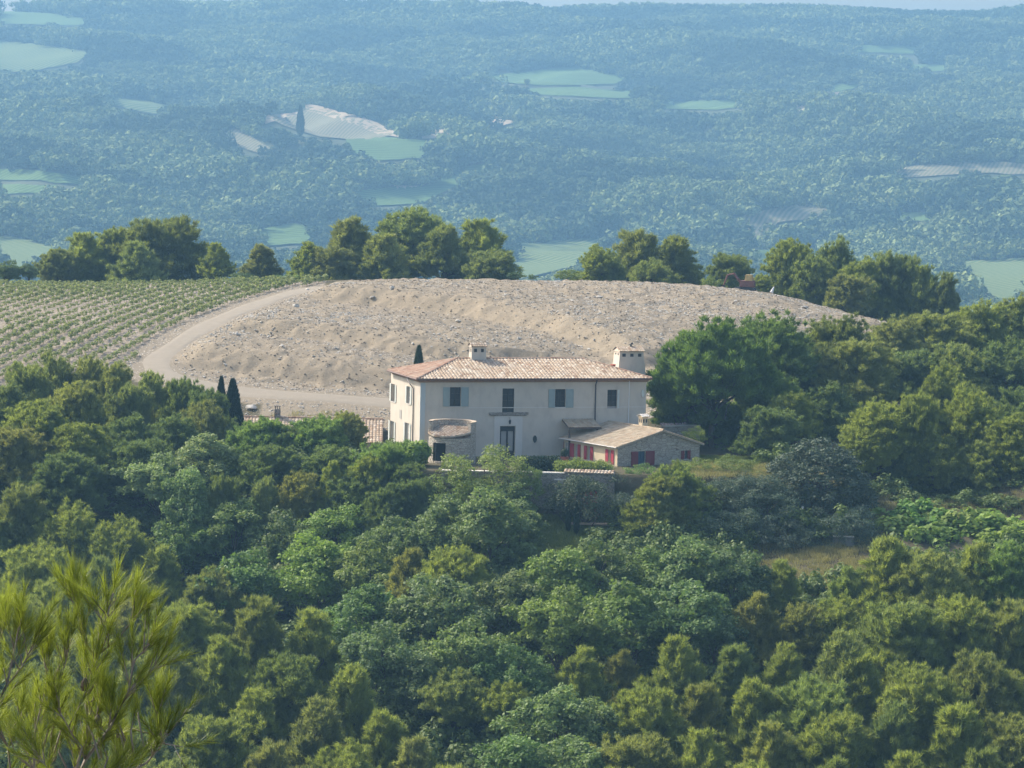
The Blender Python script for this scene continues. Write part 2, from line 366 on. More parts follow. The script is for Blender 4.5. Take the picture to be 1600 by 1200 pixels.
FIELDS = [  # kind, pixel outline, name
 ('vine', [(-20, 64), (60, 70), (140, 84), (120, 100), (60, 112), (-20, 118)]),
 ('green', [(-20, 18), (80, 22), (150, 32), (120, 42), (-20, 38)]),
 ('vine', [(160, 152), (215, 156), (275, 170), (250, 182), (200, 172), (160, 164)]),
 ('bare', [(345, 206), (378, 208), (425, 236), (410, 244), (370, 232)]),
 ('bare', [(405, 184), (470, 178), (480, 168), (520, 178), (570, 190), (600, 206), (630, 212), (560, 222), (500, 216), (440, 198)]),
 ('tan', [(476, 164), (520, 174), (572, 186), (606, 203), (634, 209), (626, 217), (590, 212), (556, 198), (510, 184), (478, 176)]),
 ('tan', [(408, 184), (440, 180), (474, 178), (470, 184), (440, 188), (415, 198)]),
 ('green', [(540, 220), (600, 217), (660, 222), (692, 232), (655, 250), (590, 254), (545, 240)]),
 ('tan', [(655, 206), (712, 202), (708, 217), (660, 220)]),
 ('tan', [(738, 186), (800, 182), (812, 192), (770, 204), (742, 200)]),
 ('green', [(700, 122), (800, 118), (905, 104), (945, 116), (985, 122), (960, 134), (850, 136), (800, 132)]),
 ('green', [(800, 142), (900, 138), (1000, 146), (990, 156), (860, 152)]),
 ('green', [(1020, 162), (1150, 158), (1170, 168), (1120, 174), (1030, 172)]),
 ('tan', [(1235, 166), (1275, 168), (1265, 178), (1240, 176)]),
 ('green', [(1280, 136), (1350, 132), (1330, 142), (1290, 150)]),
 ('tan', [(1285, 146), (1312, 146), (1305, 156), (1286, 156)]),
 ('green', [(1325, 72), (1440, 74), (1430, 86), (1340, 84)]),
 ('green', [(1410, 104), (1490, 102), (1490, 112), (1425, 115)]),
 ('bare', [(1380, 266), (1470, 258), (1600, 258), (1640, 260), (1640, 276), (1520, 274), (1410, 280)]),
 ('bare', [(1135, 350), (1190, 332), (1250, 322), (1300, 328), (1270, 346), (1215, 352), (1200, 366), (1165, 392), (1140, 385), (1160, 362)]),
 ('green', [(1370, 334), (1490, 336), (1470, 348), (1380, 348)]),
 ('vine', [(800, 384), (900, 376), (1000, 372), (960, 400), (900, 418), (810, 440), (780, 430)]),
 ('vine', [(1490, 412), (1640, 404), (1640, 470), (1560, 470), (1500, 440)]),
 ('green', [(-30, 266), (60, 270), (150, 282), (130, 292), (40, 286), (-30, 284)]),
 ('green', [(-30, 290), (90, 294), (60, 306), (-30, 306)]),
 ('green', [(545, 304), (620, 294), (660, 296), (730, 262), (790, 258), (720, 290), (660, 320), (560, 326)]),
 ('tan', [(615, 293), (655, 293), (640, 299), (618, 299)]),
 ('tan', [(670, 268), (692, 265), (688, 276), (672, 276)]),
 ('green', [(390, 366), (450, 352), (520, 356), (470, 384), (400, 388)]),
 ('vine', [(-30, 368), (40, 376), (100, 392), (60, 420), (-30, 420)]),
 ('green', [(1160, 395), (1300, 390), (1290, 440), (1180, 440)]),
]
FW = []
for k, (kind, pts) in enumerate(FIELDS):
    dense = []
    for i in range(len(pts)):
        a = np.array(pts[i], float); b = np.array(pts[(i+1) % len(pts)], float)
        for j in range(4): dense.append(hit(*(a+(b-a)*j/4)))
    poly = []
    for q in dense:
        if not poly or math.dist(q, poly[-1]) > 1: poly.append(q)
    FW.append(poly)
    P_ = np.array(poly); x0, y0 = P_.min(0); x1, y1 = P_.max(0)
    gx, gy = np.meshgrid(np.arange(x0, x1, 6), np.arange(y0, y1, 6)); gx = gx.ravel(); gy = gy.ravel()
    ins = inpoly(gx, gy, poly) & (polydist(gx, gy, poly+[poly[0]]) > 3)
    vv = [Vector(p) for p in poly] + [Vector((a, b)) for a, b in zip(gx[ins], gy[ins])]
    try: r = delaunay_2d_cdt(vv, [(i, (i+1) % len(poly)) for i in range(len(poly))], [], 1, 1e-4)
    except Exception as e: print('field', k, e); continue
    if not r[2]: print('field empty', k); continue
    V2 = np.array([tuple(v) for v in r[0]])
    V = np.c_[V2, H(V2[:, 0], V2[:, 1])+1.1]
    me = bpy.data.meshes.new('field'); me.from_pydata([tuple(v) for v in V], [], [tuple(f) for f in r[2]]); me.materials.append(FM[kind])
    o = bpy.data.objects.new('field', me); link(o); tag(o, kind='structure')
# ------------------------------------------------------------------ scatter by geometry nodes (for stuff only)
def scatter(name, Pp, rz, sc, kidx, sources):
    me = bpy.data.meshes.new(name); me.vertices.add(len(Pp)); me.vertices.foreach_set('co', np.asarray(Pp, np.float32).ravel())
    for nm, ty, dat in (('rz', 'FLOAT', rz), ('k', 'INT', kidx)):
        a = me.attributes.new(nm, ty, 'POINT'); a.data.foreach_set('value', dat)
    a = me.attributes.new('sc', 'FLOAT_VECTOR', 'POINT'); a.data.foreach_set('vector', np.asarray(sc, np.float32).ravel())
    o = bpy.data.objects.new(name, me); link(o); tag(o, kind='stuff')
    ng = bpy.data.node_groups.new(name, 'GeometryNodeTree')
    ng.interface.new_socket('Geometry', in_out='INPUT', socket_type='NodeSocketGeometry'); ng.interface.new_socket('Geometry', in_out='OUTPUT', socket_type='NodeSocketGeometry')
    gi = ng.nodes.new('NodeGroupInput'); go_ = ng.nodes.new('NodeGroupOutput'); jn = ng.nodes.new('GeometryNodeJoinGeometry')
    L = ng.links.new
    def attr(nm, ty):
        n = ng.nodes.new('GeometryNodeInputNamedAttribute'); n.data_type = ty; n.inputs[0].default_value = nm; return n.outputs[0]
    cx = ng.nodes.new('ShaderNodeCombineXYZ'); L(attr('rz', 'FLOAT'), cx.inputs[2]); e2r = ng.nodes.new('FunctionNodeEulerToRotation'); L(cx.outputs[0], e2r.inputs[0])
    s_ = attr('sc', 'FLOAT_VECTOR'); k_ = attr('k', 'INT')
    for i, src in enumerate(sources):
        oi = ng.nodes.new('GeometryNodeObjectInfo'); oi.inputs[0].default_value = src; oi.transform_space = 'ORIGINAL'
        if 'As Instance' in oi.inputs: oi.inputs['As Instance'].default_value = True
        cm = ng.nodes.new('FunctionNodeCompare'); cm.data_type = 'INT'; cm.operation = 'EQUAL'; L(k_, cm.inputs[2]); cm.inputs[3].default_value = i
        ip = ng.nodes.new('GeometryNodeInstanceOnPoints'); L(gi.outputs[0], ip.inputs[0]); L(cm.outputs[0], ip.inputs[1]); L(oi.outputs['Geometry'], ip.inputs[2])
        L(e2r.outputs[0], ip.inputs['Rotation']); L(s_, ip.inputs['Scale']); L(ip.outputs[0], jn.inputs[0])
    L(jn.outputs[0], go_.inputs[0])
    md = o.modifiers.new('scatter', 'NODES'); md.node_group = ng
    return o
def unit(v): return v/(np.linalg.norm(v, axis=-1, keepdims=True)+1e-9)
m, nt, out = newmat('far_foliage')
oi = N(nt, 'ShaderNodeObjectInfo'); ta = N(nt, 'ShaderNodeAttribute', attribute_name='tint')
sp_ = N(nt, 'ShaderNodeTexNoise'); sp_.inputs['Scale'].default_value = .008; sp_.inputs['Detail'].default_value = 3; nt.links.new(oi.outputs['Location'], sp_.inputs['Vector'])
c = mixc(nt, oi.outputs['Random'], (.10, .135, .045), (.22, .26, .09)); c = mixc(nt, ramp(nt, sp_.outputs['Fac'], .47, .56), c, (.045, .075, .033)); c = mixc(nt, 1.0, c, mixc(nt, ta.outputs['Fac'], (.7,)*3, (1.35,)*3), 'MULTIPLY')  # dark patches: pine woods, plus shade of the hillside folds painted in
b = surf(nt, out, c, .8, spec=.1)
def fartree(seed, pine):
    rs = np.random.RandomState(seed); T = []
    nl = 9
    cs = rs.normal(size=(nl, 3))*np.array([.42, .42, .22]) + [0, 0, .62]; cs[:, 2] = np.clip(cs[:, 2], .3, .85)
    V = []; tint = []
    for c_ in cs:
        n = 46; d = unit(rs.normal(size=(n, 3))); r = .19+.13*rs.rand(n, 1)
        p = c_ + d*r*np.array([1, 1, .8])
        for q, dd in zip(p, d):
            a = unit(np.cross(dd, rs.normal(size=3))); bb = np.cross(dd, a); s = .06+.05*rs.rand()
            V += [q+a*s, q-a*s*.6+bb*s, q-a*s*.5-bb*s+dd*.06]; tint.append(rs.rand())
    V = np.array(V); me = npmesh('far_crown', V, np.arange(len(V)).reshape(-1, 3), [m_far], tint)
    return bpy.data.objects.new('far_crown', me)
m_far = m
srcs = [fartree(100+i, i % 2) for i in range(5)]
rs = np.random.RandomState(77)
pts = []
for y0 in np.arange(1000, 3840, 60.):
    hw = (y0+60)*.153+200; s = 6.3
    n = int(60*2*hw/(s*s)); pts.append(np.c_[rs.uniform(-hw, hw, n), rs.uniform(y0, y0+60, n)])
pts = np.concatenate(pts); keep = np.ones(len(pts), bool)
zz = H(pts[:, 0], pts[:, 1]); big = .55 + .95*vnoise(pts[:, 0], pts[:, 1], 160, 31); hh = (6+7.5*rs.rand(len(pts))**1.6)*big
for fr_ in (0., .2, .4, .6, .8, .95):   # leave the clearings open: no tree stands on a field or hides it
    qx, qy = proj(np.c_[pts, zz+fr_*hh])
    for kk, (kind, ol) in enumerate(FIELDS): keep &= ~(inpoly(qx, qy, ol) & (vnoise(pts[:, 0], pts[:, 1], 7, kk+40) < .95))
for poly in FW: keep &= ~(inpoly(pts[:, 0], pts[:, 1], poly) & (rs.rand(len(pts)) < .97))
pts = pts[keep]; hh = hh[keep]
dens = vnoise(pts[:, 0], pts[:, 1], 130, 21); k_ = (dens > .12) | (rs.rand(len(pts)) < .5); pts = pts[k_]; hh = hh[k_]
n = len(pts); print('far trees', n); ww = hh*rs.uniform(.8, 1.25, n)
scatter('far_woodland', np.c_[pts, H(pts[:, 0], pts[:, 1])-1.2], rs.uniform(0, 6.3, n).astype(np.float32), np.c_[ww, ww, hh], rs.randint(0, 5, n).astype(np.int32), srcs)
# ------------------------------------------------------------------ roofs, walls, windows
def plaster(name, col, stain=(.33, .29, .25), amt=.4):
    m, nt, out = newmat(name); n1 = noise(nt, .55, 6, .65); n2 = noise(nt, 1.0, 5, .6, sc=(1.2, 1.2, .6)); n3 = noise(nt, 9, 4)
    c = mixc(nt, n1, tuple(x*.88 for x in col), tuple(min(.9, x*1.1) for x in col))
    f = N(nt, 'ShaderNodeMath', operation='MULTIPLY'); nt.links.new(ramp(nt, n2, .48, .75), f.inputs[0]); f.inputs[1].default_value = amt
    surf(nt, out, mixc(nt, f.outputs[0], c, stain), .92, n3, .35, .015, .15); return m
MAT['plaster'] = plaster('lime_plaster', (.56, .50, .415))
MAT['trim'] = plaster('pale_trim', (.62, .58, .52), amt=.2)
MAT['annexwall'] = plaster('warm_plaster', (.66, .54, .36), amt=.15)
def stonemat(name, a, b, scale=2.6):
    m, nt, out = newmat(name); tc = N(nt, 'ShaderNodeTexCoord')
    mp = N(nt, 'ShaderNodeMapping'); mp.inputs['Scale'].default_value = (1, 1, 2.0); nt.links.new(tc.outputs['Object'], mp.inputs[0])
    v = N(nt, 'ShaderNodeTexVoronoi'); v.inputs['Scale'].default_value = scale; nt.links.new(mp.outputs[0], v.inputs['Vector'])
    e = N(nt, 'ShaderNodeTexVoronoi'); e.feature = 'DISTANCE_TO_EDGE'; e.inputs['Scale'].default_value = scale; nt.links.new(mp.outputs[0], e.inputs['Vector'])
    s = N(nt, 'ShaderNodeSeparateColor'); nt.links.new(v.outputs['Color'], s.inputs[0])
    c = mixc(nt, s.outputs[0], a, b); c = mixc(nt, noise(nt, 7, 4), c, tuple(x*.8 for x in b)); c = mixc(nt, ramp(nt, e.outputs['Distance'], .01, .06), tuple(x*.65 for x in a), c)
    surf(nt, out, c, .95, ramp(nt, e.outputs['Distance'], 0, .12), .8, .05, .1); return m
MAT['stone'] = stonemat('rubble_stone', (.36, .31, .25), (.56, .50, .41))
MAT['greystone'] = stonemat('grey_stone', (.25, .22, .19), (.40, .36, .30))
def tilemat(name, cols):
    m, nt, out = newmat(name); a = N(nt, 'ShaderNodeAttribute', attribute_name='tint'); cr = N(nt, 'ShaderNodeValToRGB')
    el = cr.color_ramp.elements
    while len(el) < len(cols): el.new(.5)
    for i, c in enumerate(cols): el[i].position = i/(len(cols)-1); el[i].color = (*c, 1)
    nt.links.new(a.outputs['Fac'], cr.inputs[0]); n = noise(nt, 3, 6, .7); n2 = noise(nt, .5, 3)
    c = mixc(nt, ramp(nt, n, .5, .8), cr.outputs[0], (.30, .27, .21)); c = mixc(nt, ramp(nt, n2, .55, .8), c, (.40, .34, .27))
    surf(nt, out, c, .9, n, .4, .01, .15); return m
MAT['tile'] = tilemat('canal_tiles', [(.27, .18, .12), (.39, .29, .20), (.48, .385, .28), (.41, .305, .215), (.56, .48, .38), (.33, .225, .15)])
MAT['oldtile'] = tilemat('lichen_tiles', [(.31, .24, .16), (.41, .33, .23), (.48, .40, .29), (.37, .27, .18), (.44, .37, .26)])
MAT['redtile'] = tilemat('red_side_tiles', [(.27, .15, .10), (.38, .24, .165), (.45, .32, .23), (.34, .20, .135)])
MAT['shutter'] = plain('blue_grey_paint', (.28, .34, .33), .6, .12, 3)
MAT['palesh'] = plain('pale_blue_paint', (.60, .63, .58), .6, .1, 3)
MAT['redpaint'] = plain('red_paint', (.40, .055, .075), .6, .25, 3)
MAT['darkred'] = plain('dark_red_paint', (.19, .035, .045), .6, .25, 3)
MAT['glass'] = plain('dark_glass', (.02, .03, .04), .15, .2, 2, .5, bstr=0)
MAT['curtain'] = plain('curtain', (.36, .34, .31), .9, .15, 2)
MAT['brown'] = plain('brown_wood', (.10, .07, .055), .6, .3, 5)
MAT['iron'] = plain('dark_iron', (.03, .028, .028), .5, .3, 8)
MAT['zinc'] = plain('zinc', (.10, .09, .09), .45, .2, 4, metal=.4)
MAT['white'] = plain('white_pipe', (.72, .70, .66), .5, .06, 4)
MAT['terra'] = plain('terracotta', (.42, .13, .08), .8, .2, 5)
MAT['bluedoor'] = plain('blue_grey_door', (.05, .10, .15), .4, .3, 3)
RN = random.Random(3)
def tiles(name, O, ud, vd, L, SL, ufun, mat, parent, pitch=.31, row=.42, amp=.085, lift=.0):
    """canal tiles laid as real half-round columns on a slope; ufun(u) gives the slope length at u."""
    O = np.array(O, float); ud = unit(np.array(ud, float)); vd = unit(np.array(vd, float)); nn = unit(np.cross(ud, vd)); nn *= np.sign(nn[2])
    ncol = max(1, int(round(L/pitch))); p = L/ncol; K = 6; nr = int(math.ceil(SL/row))
    V = []; F = []; T = []
    for c in range(ncol):
        u = (c+np.arange(K+1)/K)*p; h = amp*np.sin(np.pi*np.arange(K+1)/K) ** .8
        h = np.where(np.isnan(h), 0, h); ju = RN.uniform(-.012, .012)
        for r in range(nr):
            v0 = r*row - (0.02 if r else RN.uniform(0, .05)); v1 = (r+1)*row
            vm = np.array([ufun(x) for x in u])
            if vm.max() <= v0: break
            t = RN.random(); tl = RN.uniform(-.006, .006)
            a0 = np.minimum(v0, vm); a1 = np.minimum(v1, vm); k = len(V)
            for j in range(K+1): V.append(O+ud*(u[j]+ju)+vd*a0[j]+nn*(h[j]+.028+tl+lift))
            for j in range(K+1): V.append(O+ud*(u[j]+ju)+vd*a1[j]+nn*(h[j]*.86+.008+lift))
            for j in range(K+1): V.append(O+ud*(u[j]+ju)+vd*a0[j]+nn*(max(h[j]-.05, -.01)+lift))
            for j in range(K):
                F.append((k+j, k+j+1, k+K+1+j+1, k+K+1+j)); T.append(t)
                F.append((k+2*(K+1)+j, k+2*(K+1)+j+1, k+j+1, k+j)); T.append(t)
    me = npmesh(name, V, np.array(F), [mat], T); o = bpy.data.objects.new(name, me); return link(o, parent)
def ridge(name, a, b, mat, parent, r=.11, step=.36):
    a = np.array(a, float); b = np.array(b, float); n = max(1, int(np.linalg.norm(b-a)/step)); mb = MB()
    for i in range(n):
        p = a+(b-a)*i/n; q = a+(b-a)*(i+1.08)/n; mb.cur = RN.random(); mb.tube([p, q], [r*1.08, r*.92], 8)
    return mb.build(name, mat, parent)
def wall(mb, O, ud, L, z0, z1, ops, inw, depth=.28, back=True):
    O = np.array(O, float); ud = np.array(ud, float); inw = np.array(inw, float)
    us = sorted({0, L, *[o[0] for o in ops], *[o[1] for o in ops]}); zs = sorted({z0, z1, *[o[2] for o in ops], *[o[3] for o in ops]})
    P = lambda u, z, d=0: O+ud*u+np.array([0, 0, z])+inw*d
    for i in range(len(us)-1):
        for j in range(len(zs)-1):
            u = (us[i]+us[i+1])/2; z = (zs[j]+zs[j+1])/2
            if any(o[0] < u < o[1] and o[2] < z < o[3] for o in ops): continue
            mb.quad(P(us[i], zs[j]), P(us[i+1], zs[j]), P(us[i+1], zs[j+1]), P(us[i], zs[j+1]))
    for u0, u1, a, b in ops:
        mb.quad(P(u0, a), P(u0, b), P(u0, b, depth), P(u0, a, depth)); mb.quad(P(u1, b), P(u1, a), P(u1, a, depth), P(u1, b, depth))
        mb.quad(P(u0, b), P(u1, b), P(u1, b, depth), P(u0, b, depth)); mb.quad(P(u1, a), P(u0, a), P(u0, a, depth), P(u1, a, depth))
class Frame:
    """local frame of a building: projects pixels of the photo onto its vertical planes"""
    def __init__(s, loc, rz): s.o = np.array(loc, float); s.c = math.cos(rz); s.s = math.sin(rz)
    def hit(s, px, py, axis, c=0.0):
        d = ray(px, py); l = CAM-s.o
        f = lambda v: np.array([v[0]*s.c+v[1]*s.s, -v[0]*s.s+v[1]*s.c, v[2]])
        d = f(d); l = f(l); t = (c-l[axis])/d[axis]; p = l+d*t; return p[1-axis], p[2]
    def world(s, p): return np.array([s.o[0]+p[0]*s.c-p[1]*s.s, s.o[1]+p[0]*s.s+p[1]*s.c, s.o[2]+p[2]])
def opening(fr, x0, x1, y0, y1, axis=1, c=0.0):
    m_ = (y0+y1)/2; ua, _ = fr.hit(x0, m_, axis, c); ub, _ = fr.hit(x1, m_, axis, c); xm = (x0+x1)/2
    _, zt = fr.hit(xm, y0, axis, c); _, zb = fr.hit(xm, y1, axis, c); return [min(ua, ub), max(ua, ub), zb, zt]
def L3(axis, u, z, d):  # local point: on front wall (axis 1) or left wall (axis 0), d metres outside it
    return (u, -d, z) if axis == 1 else (-d, u, z)
def bx(mb, axis, u0, u1, z0, z1, d0, d1):
    a = np.array(L3(axis, u0, z0, d0)); b = np.array(L3(axis, u1, z1, d1)); return mb.box((a+b)/2, np.abs(b-a))
def window(parent, axis, o, framemat, glassmat, mullions=1, rows=2, name='window'):
    u0, u1, z0, z1 = o; w = .06; mb = MB()
    bx(mb, axis, u0+.002, u0+w, z0+.002, z1-.002, -.21, -.13); bx(mb, axis, u1-w, u1-.002, z0+.002, z1-.002, -.21, -.13)
    bx(mb, axis, u0+w, u1-w, z0+.002, z0+w, -.21, -.13); bx(mb, axis, u0+w, u1-w, z1-w, z1-.002, -.21, -.13)
    for k in range(mullions):
        u = u0+(u1-u0)*(k+1)/(mullions+1); bx(mb, axis, u-.03, u+.03, z0+w, z1-w, -.205, -.14)
    for k in range(rows):
        z = z0+(z1-z0)*(k+1)/(rows+1); bx(mb, axis, u0+w, u1-w, z-.015, z+.015, -.20, -.15)
    f = mb.build(name, framemat, parent)
    g = MB(); bx(g, axis, u0+.03, u1-.03, z0+.03, z1-.03, -.19, -.18); g.build('pane', glassmat, f)
    sl = MB(); bx(sl, axis, u0-.05, u1+.05, z0-.07, z0, -.12, .06); sl.build('sill', MAT['trim'], f)
    return f
def shutter(parent, axis, u0, u1, z0, z1, mat):
    mb = MB(); n = 4; W_ = (u1-u0)   # one board: grooved front between the planks
    for i in range(n):
        a = u0+W_*i/n; b = u0+W_*(i+1)/n; g = .012
        P_ = [L3(axis, a, z0, .065), L3(axis, b-g, z0, .065), L3(axis, b-g, z1, .065), L3(axis, a, z1, .065)]; mb.quad(*P_)
        mb.quad(L3(axis, b-g, z0, .05), L3(axis, b, z0, .05), L3(axis, b, z1, .05), L3(axis, b-g, z1, .05))
    bx(mb, axis, u0, u1, z0, z1, .03, .049)
    for z in (z0, z1): mb.quad(L3(axis, u0, z, .03), L3(axis, u1, z, .03), L3(axis, u1, z, .065), L3(axis, u0, z, .065))
    for u in (u0, u1): mb.quad(L3(axis, u, z0, .03), L3(axis, u, z0, .065), L3(axis, u, z1, .065), L3(axis, u, z1, .03))
    s = mb.build('shutter', mat, parent)
    return s
def chimney(parent, c, w, d, z0, z1, tilem, wallm, taper=.86, holes=2, axis_long='x', cap=.32):
    ch = MB().box((c[0], c[1], (z0+z1)/2), (w, d, z1-z0), taper).build('chimney', wallm, parent)
    wt = w*taper; dt = d*taper; n = holes   # smoke openings and the little tiled roof
    B = lambda c_, d_: MB().box(c_, d_).build('smoke_opening', MAT['iron'], ch)
    for i in range(n): B((c[0]-wt/2+wt*(i+.5)/n, c[1]-dt/2-.004, z1-.30), (wt/n*.42, .05, .30))
    for y in (-.22, .22): B((c[0]-wt/2-.004, c[1]+y*dt, z1-.30), (.05, dt*.2, .30))
    MB().box((c[0], c[1], z1+.03), (wt+.16, dt+.16, .06)).build('cornice', wallm, ch)
    sl = math.hypot(dt/2+.16, cap)
    for s in (-1, 1):
        tiles('cap_tiles', (c[0]-wt/2-.14 if s < 0 else c[0]+wt/2+.14, c[1]+s*(dt/2+.16), z1+.07), (1, 0, 0) if s < 0 else (-1, 0, 0), (0, -s*(dt/2+.16), cap), wt+.28, sl, lambda u: sl, tilem, ch, .22, .3, .05)
    y0 = dt/2+.1
    for x in (-wt/2-.05, wt/2+.05): g = MB(); g.tri((c[0]+x, c[1]-y0, z1+.06), (c[0]+x, c[1]+y0, z1+.06), (c[0]+x, c[1], z1+cap)); g.build('gable', wallm, ch)
    return ch
# ------------------------------------------------------------------ the main house
HR = R(17); p = at(655, 700, 298.5); HL = (p[0], 298.5, 0.0); fr = Frame(HL, HR)
house = empty('country_house', HL, HR, 'large cream two storey villa with hipped tile roof and blue grey shutters', 'house')
LW = fr.hit(1009, 640, 1)[0]; WD = 9.3; HT = 6.9
q = lambda *a: opening(fr, *a)
w1, w2, w3, w4 = q(703, 720, 605, 635), q(785, 803.5, 607, 645), q(867.5, 883.5, 608, 637), q(949, 964, 609, 638)
door = q(781, 804.5, 666, 715); door[2] = .0
lw = [q(611.7, 617.7, 600, 627.5, 0), q(636, 641.7, 604, 631, 0), q(609.5, 616, 658, 700, 0), q(633, 640, 661, 706, 0)]
lw[2][2] = lw[3][2] = .1; t_ = min(lw[0][3], lw[1][3]); 
mb = MB(); wall(mb, (0, 0, -.6), (1, 0, 0), LW, 0, HT+.6, [[o[0], o[1], o[2]+.6, o[3]+.6] for o in (w1, w2, w3, w4, door)], (0, 1, 0))
wall(mb, (0, 0, -.6), (0, 1, 0), WD, 0, HT+.6, [[o[0], o[1], o[2]+.6, o[3]+.6] for o in lw], (1, 0, 0))
wall(mb, (LW, 0, -.6), (0, 1, 0), WD, 0, HT+.6, [], (-1, 0, 0)); wall(mb, (0, WD, -.6), (1, 0, 0), LW, 0, HT+.6, [], (0, -1, 0))
mb.build('wall', MAT['plaster'], house)
for o, nm, m_, r_ in ((w1, 'window', 1, 2), (w2, 'window', 1, 3), (w3, 'window', 1, 2), (w4, 'window', 1, 2)): window(house, 1, o, MAT['iron'] if nm else 0, MAT['glass'], m_, r_)
for o in lw[:2]: window(house, 0, o, MAT['trim'], MAT['curtain'], 1, 2)
for o in lw[2:]: window(house, 0, o, MAT['trim'], MAT['curtain'], 1, 2, 'garden_door')
zt, zb = w1[3], w1[2]
sh = q(692, 703, 605, 635); shutter(house, 1, sh[0], w1[0]-.03, zb, zt, MAT['shutter']); sh = q(720, 732, 605, 635); shutter(house, 1, w1[1]+.03, sh[1], zb, zt, MAT['shutter'])
sh = q(857, 867.5, 605, 635); shutter(house, 1, sh[0], w3[0]-.03, w3[2], w3[3], MAT['shutter']); sh = q(883.5, 896, 605, 635); shutter(house, 1, w3[1]+.03, sh[1], w3[2], w3[3], MAT['shutter'])
shutter(house, 1, w4[1]+.02, w4[1]+.22, w4[2], w4[3], MAT['palesh'])
for o in lw: shutter(house, 0, o[0]-.42, o[0]-.03, o[2], o[3], MAT['palesh']); shutter(house, 0, o[1]+.03, o[1]+.45, o[2], o[3], MAT['palesh'])
# main door: panes with pale curtains, surround, cornice, lantern
f = MB(); u0, u1, z0, z1 = door
bx(f, 1, u0+.002, u0+.14, z0, z1-.002, -.22, -.12); bx(f, 1, u1-.14, u1-.002, z0, z1-.002, -.22, -.12); bx(f, 1, u0+.14, u1-.14, z1-.45, z1-.002, -.22, -.12)
um = (u0+u1)/2; bx(f, 1, um-.07, um+.07, z0, z1-.45, -.22, -.11); bx(f, 1, u0+.14, u1-.14, z0, z0+.5, -.21, -.13)
d = f.build('front_door', MAT['iron'], house)
for a, b_ in ((u0+.14, um-.07), (um+.07, u1-.14)):
    g = MB(); bx(g, 1, a, b_, z0+.5, z1-.45, -.19, -.18); g.build('pane', MAT['curtain'], d)
hd = MB(); bx(hd, 1, um+.08, um+.11, z0+1.0, z0+1.2, -.11, -.05); hd.build('handle', MAT['zinc'], d)
so = q(772, 816, 648, 700); s_ = MB(); bx(s_, 1, so[0], u0-.04, .0, so[3]-.1, .001, .045); bx(s_, 1, u1+.04, so[1], .0, so[3]-.1, .001, .045); bx(s_, 1, u0-.04, u1+.04, z1+.04, so[3]-.1, .001, .045)
s_.build('door_surround', MAT['trim'], house)
co = q(764, 825, 644, 647.5); cb = MB(); bx(cb, 1, co[0], co[1], co[2]-.05, co[3], .0, .14); bx(cb, 1, co[0]+.15, co[1]-.15, co[2]-.13, co[2]-.052, .0, .08); cb.build('cornice', MAT['greystone'], house)
la = q(792, 798, 654, 664); lz = (la[2]+la[3])/2; lb = MB(); lb.lathe([(0, -.2), (.09, -.14), (.12, .12), (.02, .24), (0, .26)], ((la[0]+la[1])/2, -.35, lz), 6); lb.tube([((la[0]+la[1])/2, -.045, lz+.35), ((la[0]+la[1])/2, -.35, lz+.38), ((la[0]+la[1])/2, -.35, lz+.24)], .02, 5); lb.build('lantern', MAT['iron'], house)
def oval(px, py, hw, hh, gm):
    u, z = fr.hit(px, py, 1); a = hw*298.5/FPX/math.cos(HR); b_ = hh*298.5/FPX; r_ = MB(); g = MB(); n = 20
    for i in range(n):
        t0 = 2*math.pi*i/n; t1 = 2*math.pi*(i+1)/n; c0, s0, c1, s1 = math.cos(t0), math.sin(t0), math.cos(t1), math.sin(t1)
        o_ = lambda k, c, s, y: (u+c*a*k, y, z+s*b_*k)
        r_.quad(o_(1.28, c0, s0, -.035), o_(1.28, c1, s1, -.035), o_(1, c1, s1, -.05), o_(1, c0, s0, -.05)); r_.quad(o_(1.28, c0, s0, 0), o_(1.28, c1, s1, 0), o_(1.28, c1, s1, -.035), o_(1.28, c0, s0, -.035))
        r_.quad(o_(1, c0, s0, -.05), o_(1, c1, s1, -.05), o_(1, c1, s1, -.006), o_(1, c0, s0, -.006)); g.tri((u, -.008, z), o_(1, c0, s0, -.008), o_(1, c1, s1, -.008))
    w_ = r_.build('oval_window', MAT['plaster'], house); g.build('pane', gm, w_)
oval(835.5, 686, 3.4, 6, MAT['glass']); oval(1004.5, 614.5, 2.4, 6, MAT['palesh'])
pz = MB(); bx(pz, 1, 0, fr.hit(664, 640, 1)[0], -.5, HT, .002, .05); pz.build('corner_band', plaster('bluish_band', (.46, .50, .50), amt=.2), house)
sc = MB(); bx(sc, 1, fr.hit(732, 640, 1)[0], LW, w1[2]-.16, w1[2]-.10, .001, .02); sc.build('string_course', MAT['trim'], house)
sl_ = q(624.5, 627.5, 640, 654, 0); s2 = MB(); bx(s2, 0, sl_[0], sl_[1], sl_[2], sl_[3], .001, .03); s2.build('slit_vent', MAT['curtain'], house)
dz = HT-.1
u = fr.hit(647, 640, 0)[0]; MB().tube([(-.35, fr.hit(641, 600, 0)[0], dz), (-.34, u+.3, dz-.5), (-.09, u, dz-.9), (-.09, u, .1)], .055, 6).build('downpipe', MAT['zinc'], house)
u = fr.hit(930.5, 630, 1)[0]; MB().tube([(u, -.33, dz), (u-.02, -.2, dz-.25), (u-.04, -.09, dz-.45), (u-.04, -.09, 2.)], .06, 6).build('downpipe', MAT['zinc'], house)
u = fr.hit(982, 630, 1)[0]; MB().tube([(u, -.07, dz), (u, -.07, .5)], .045, 6).build('downpipe', MAT['white'], house)
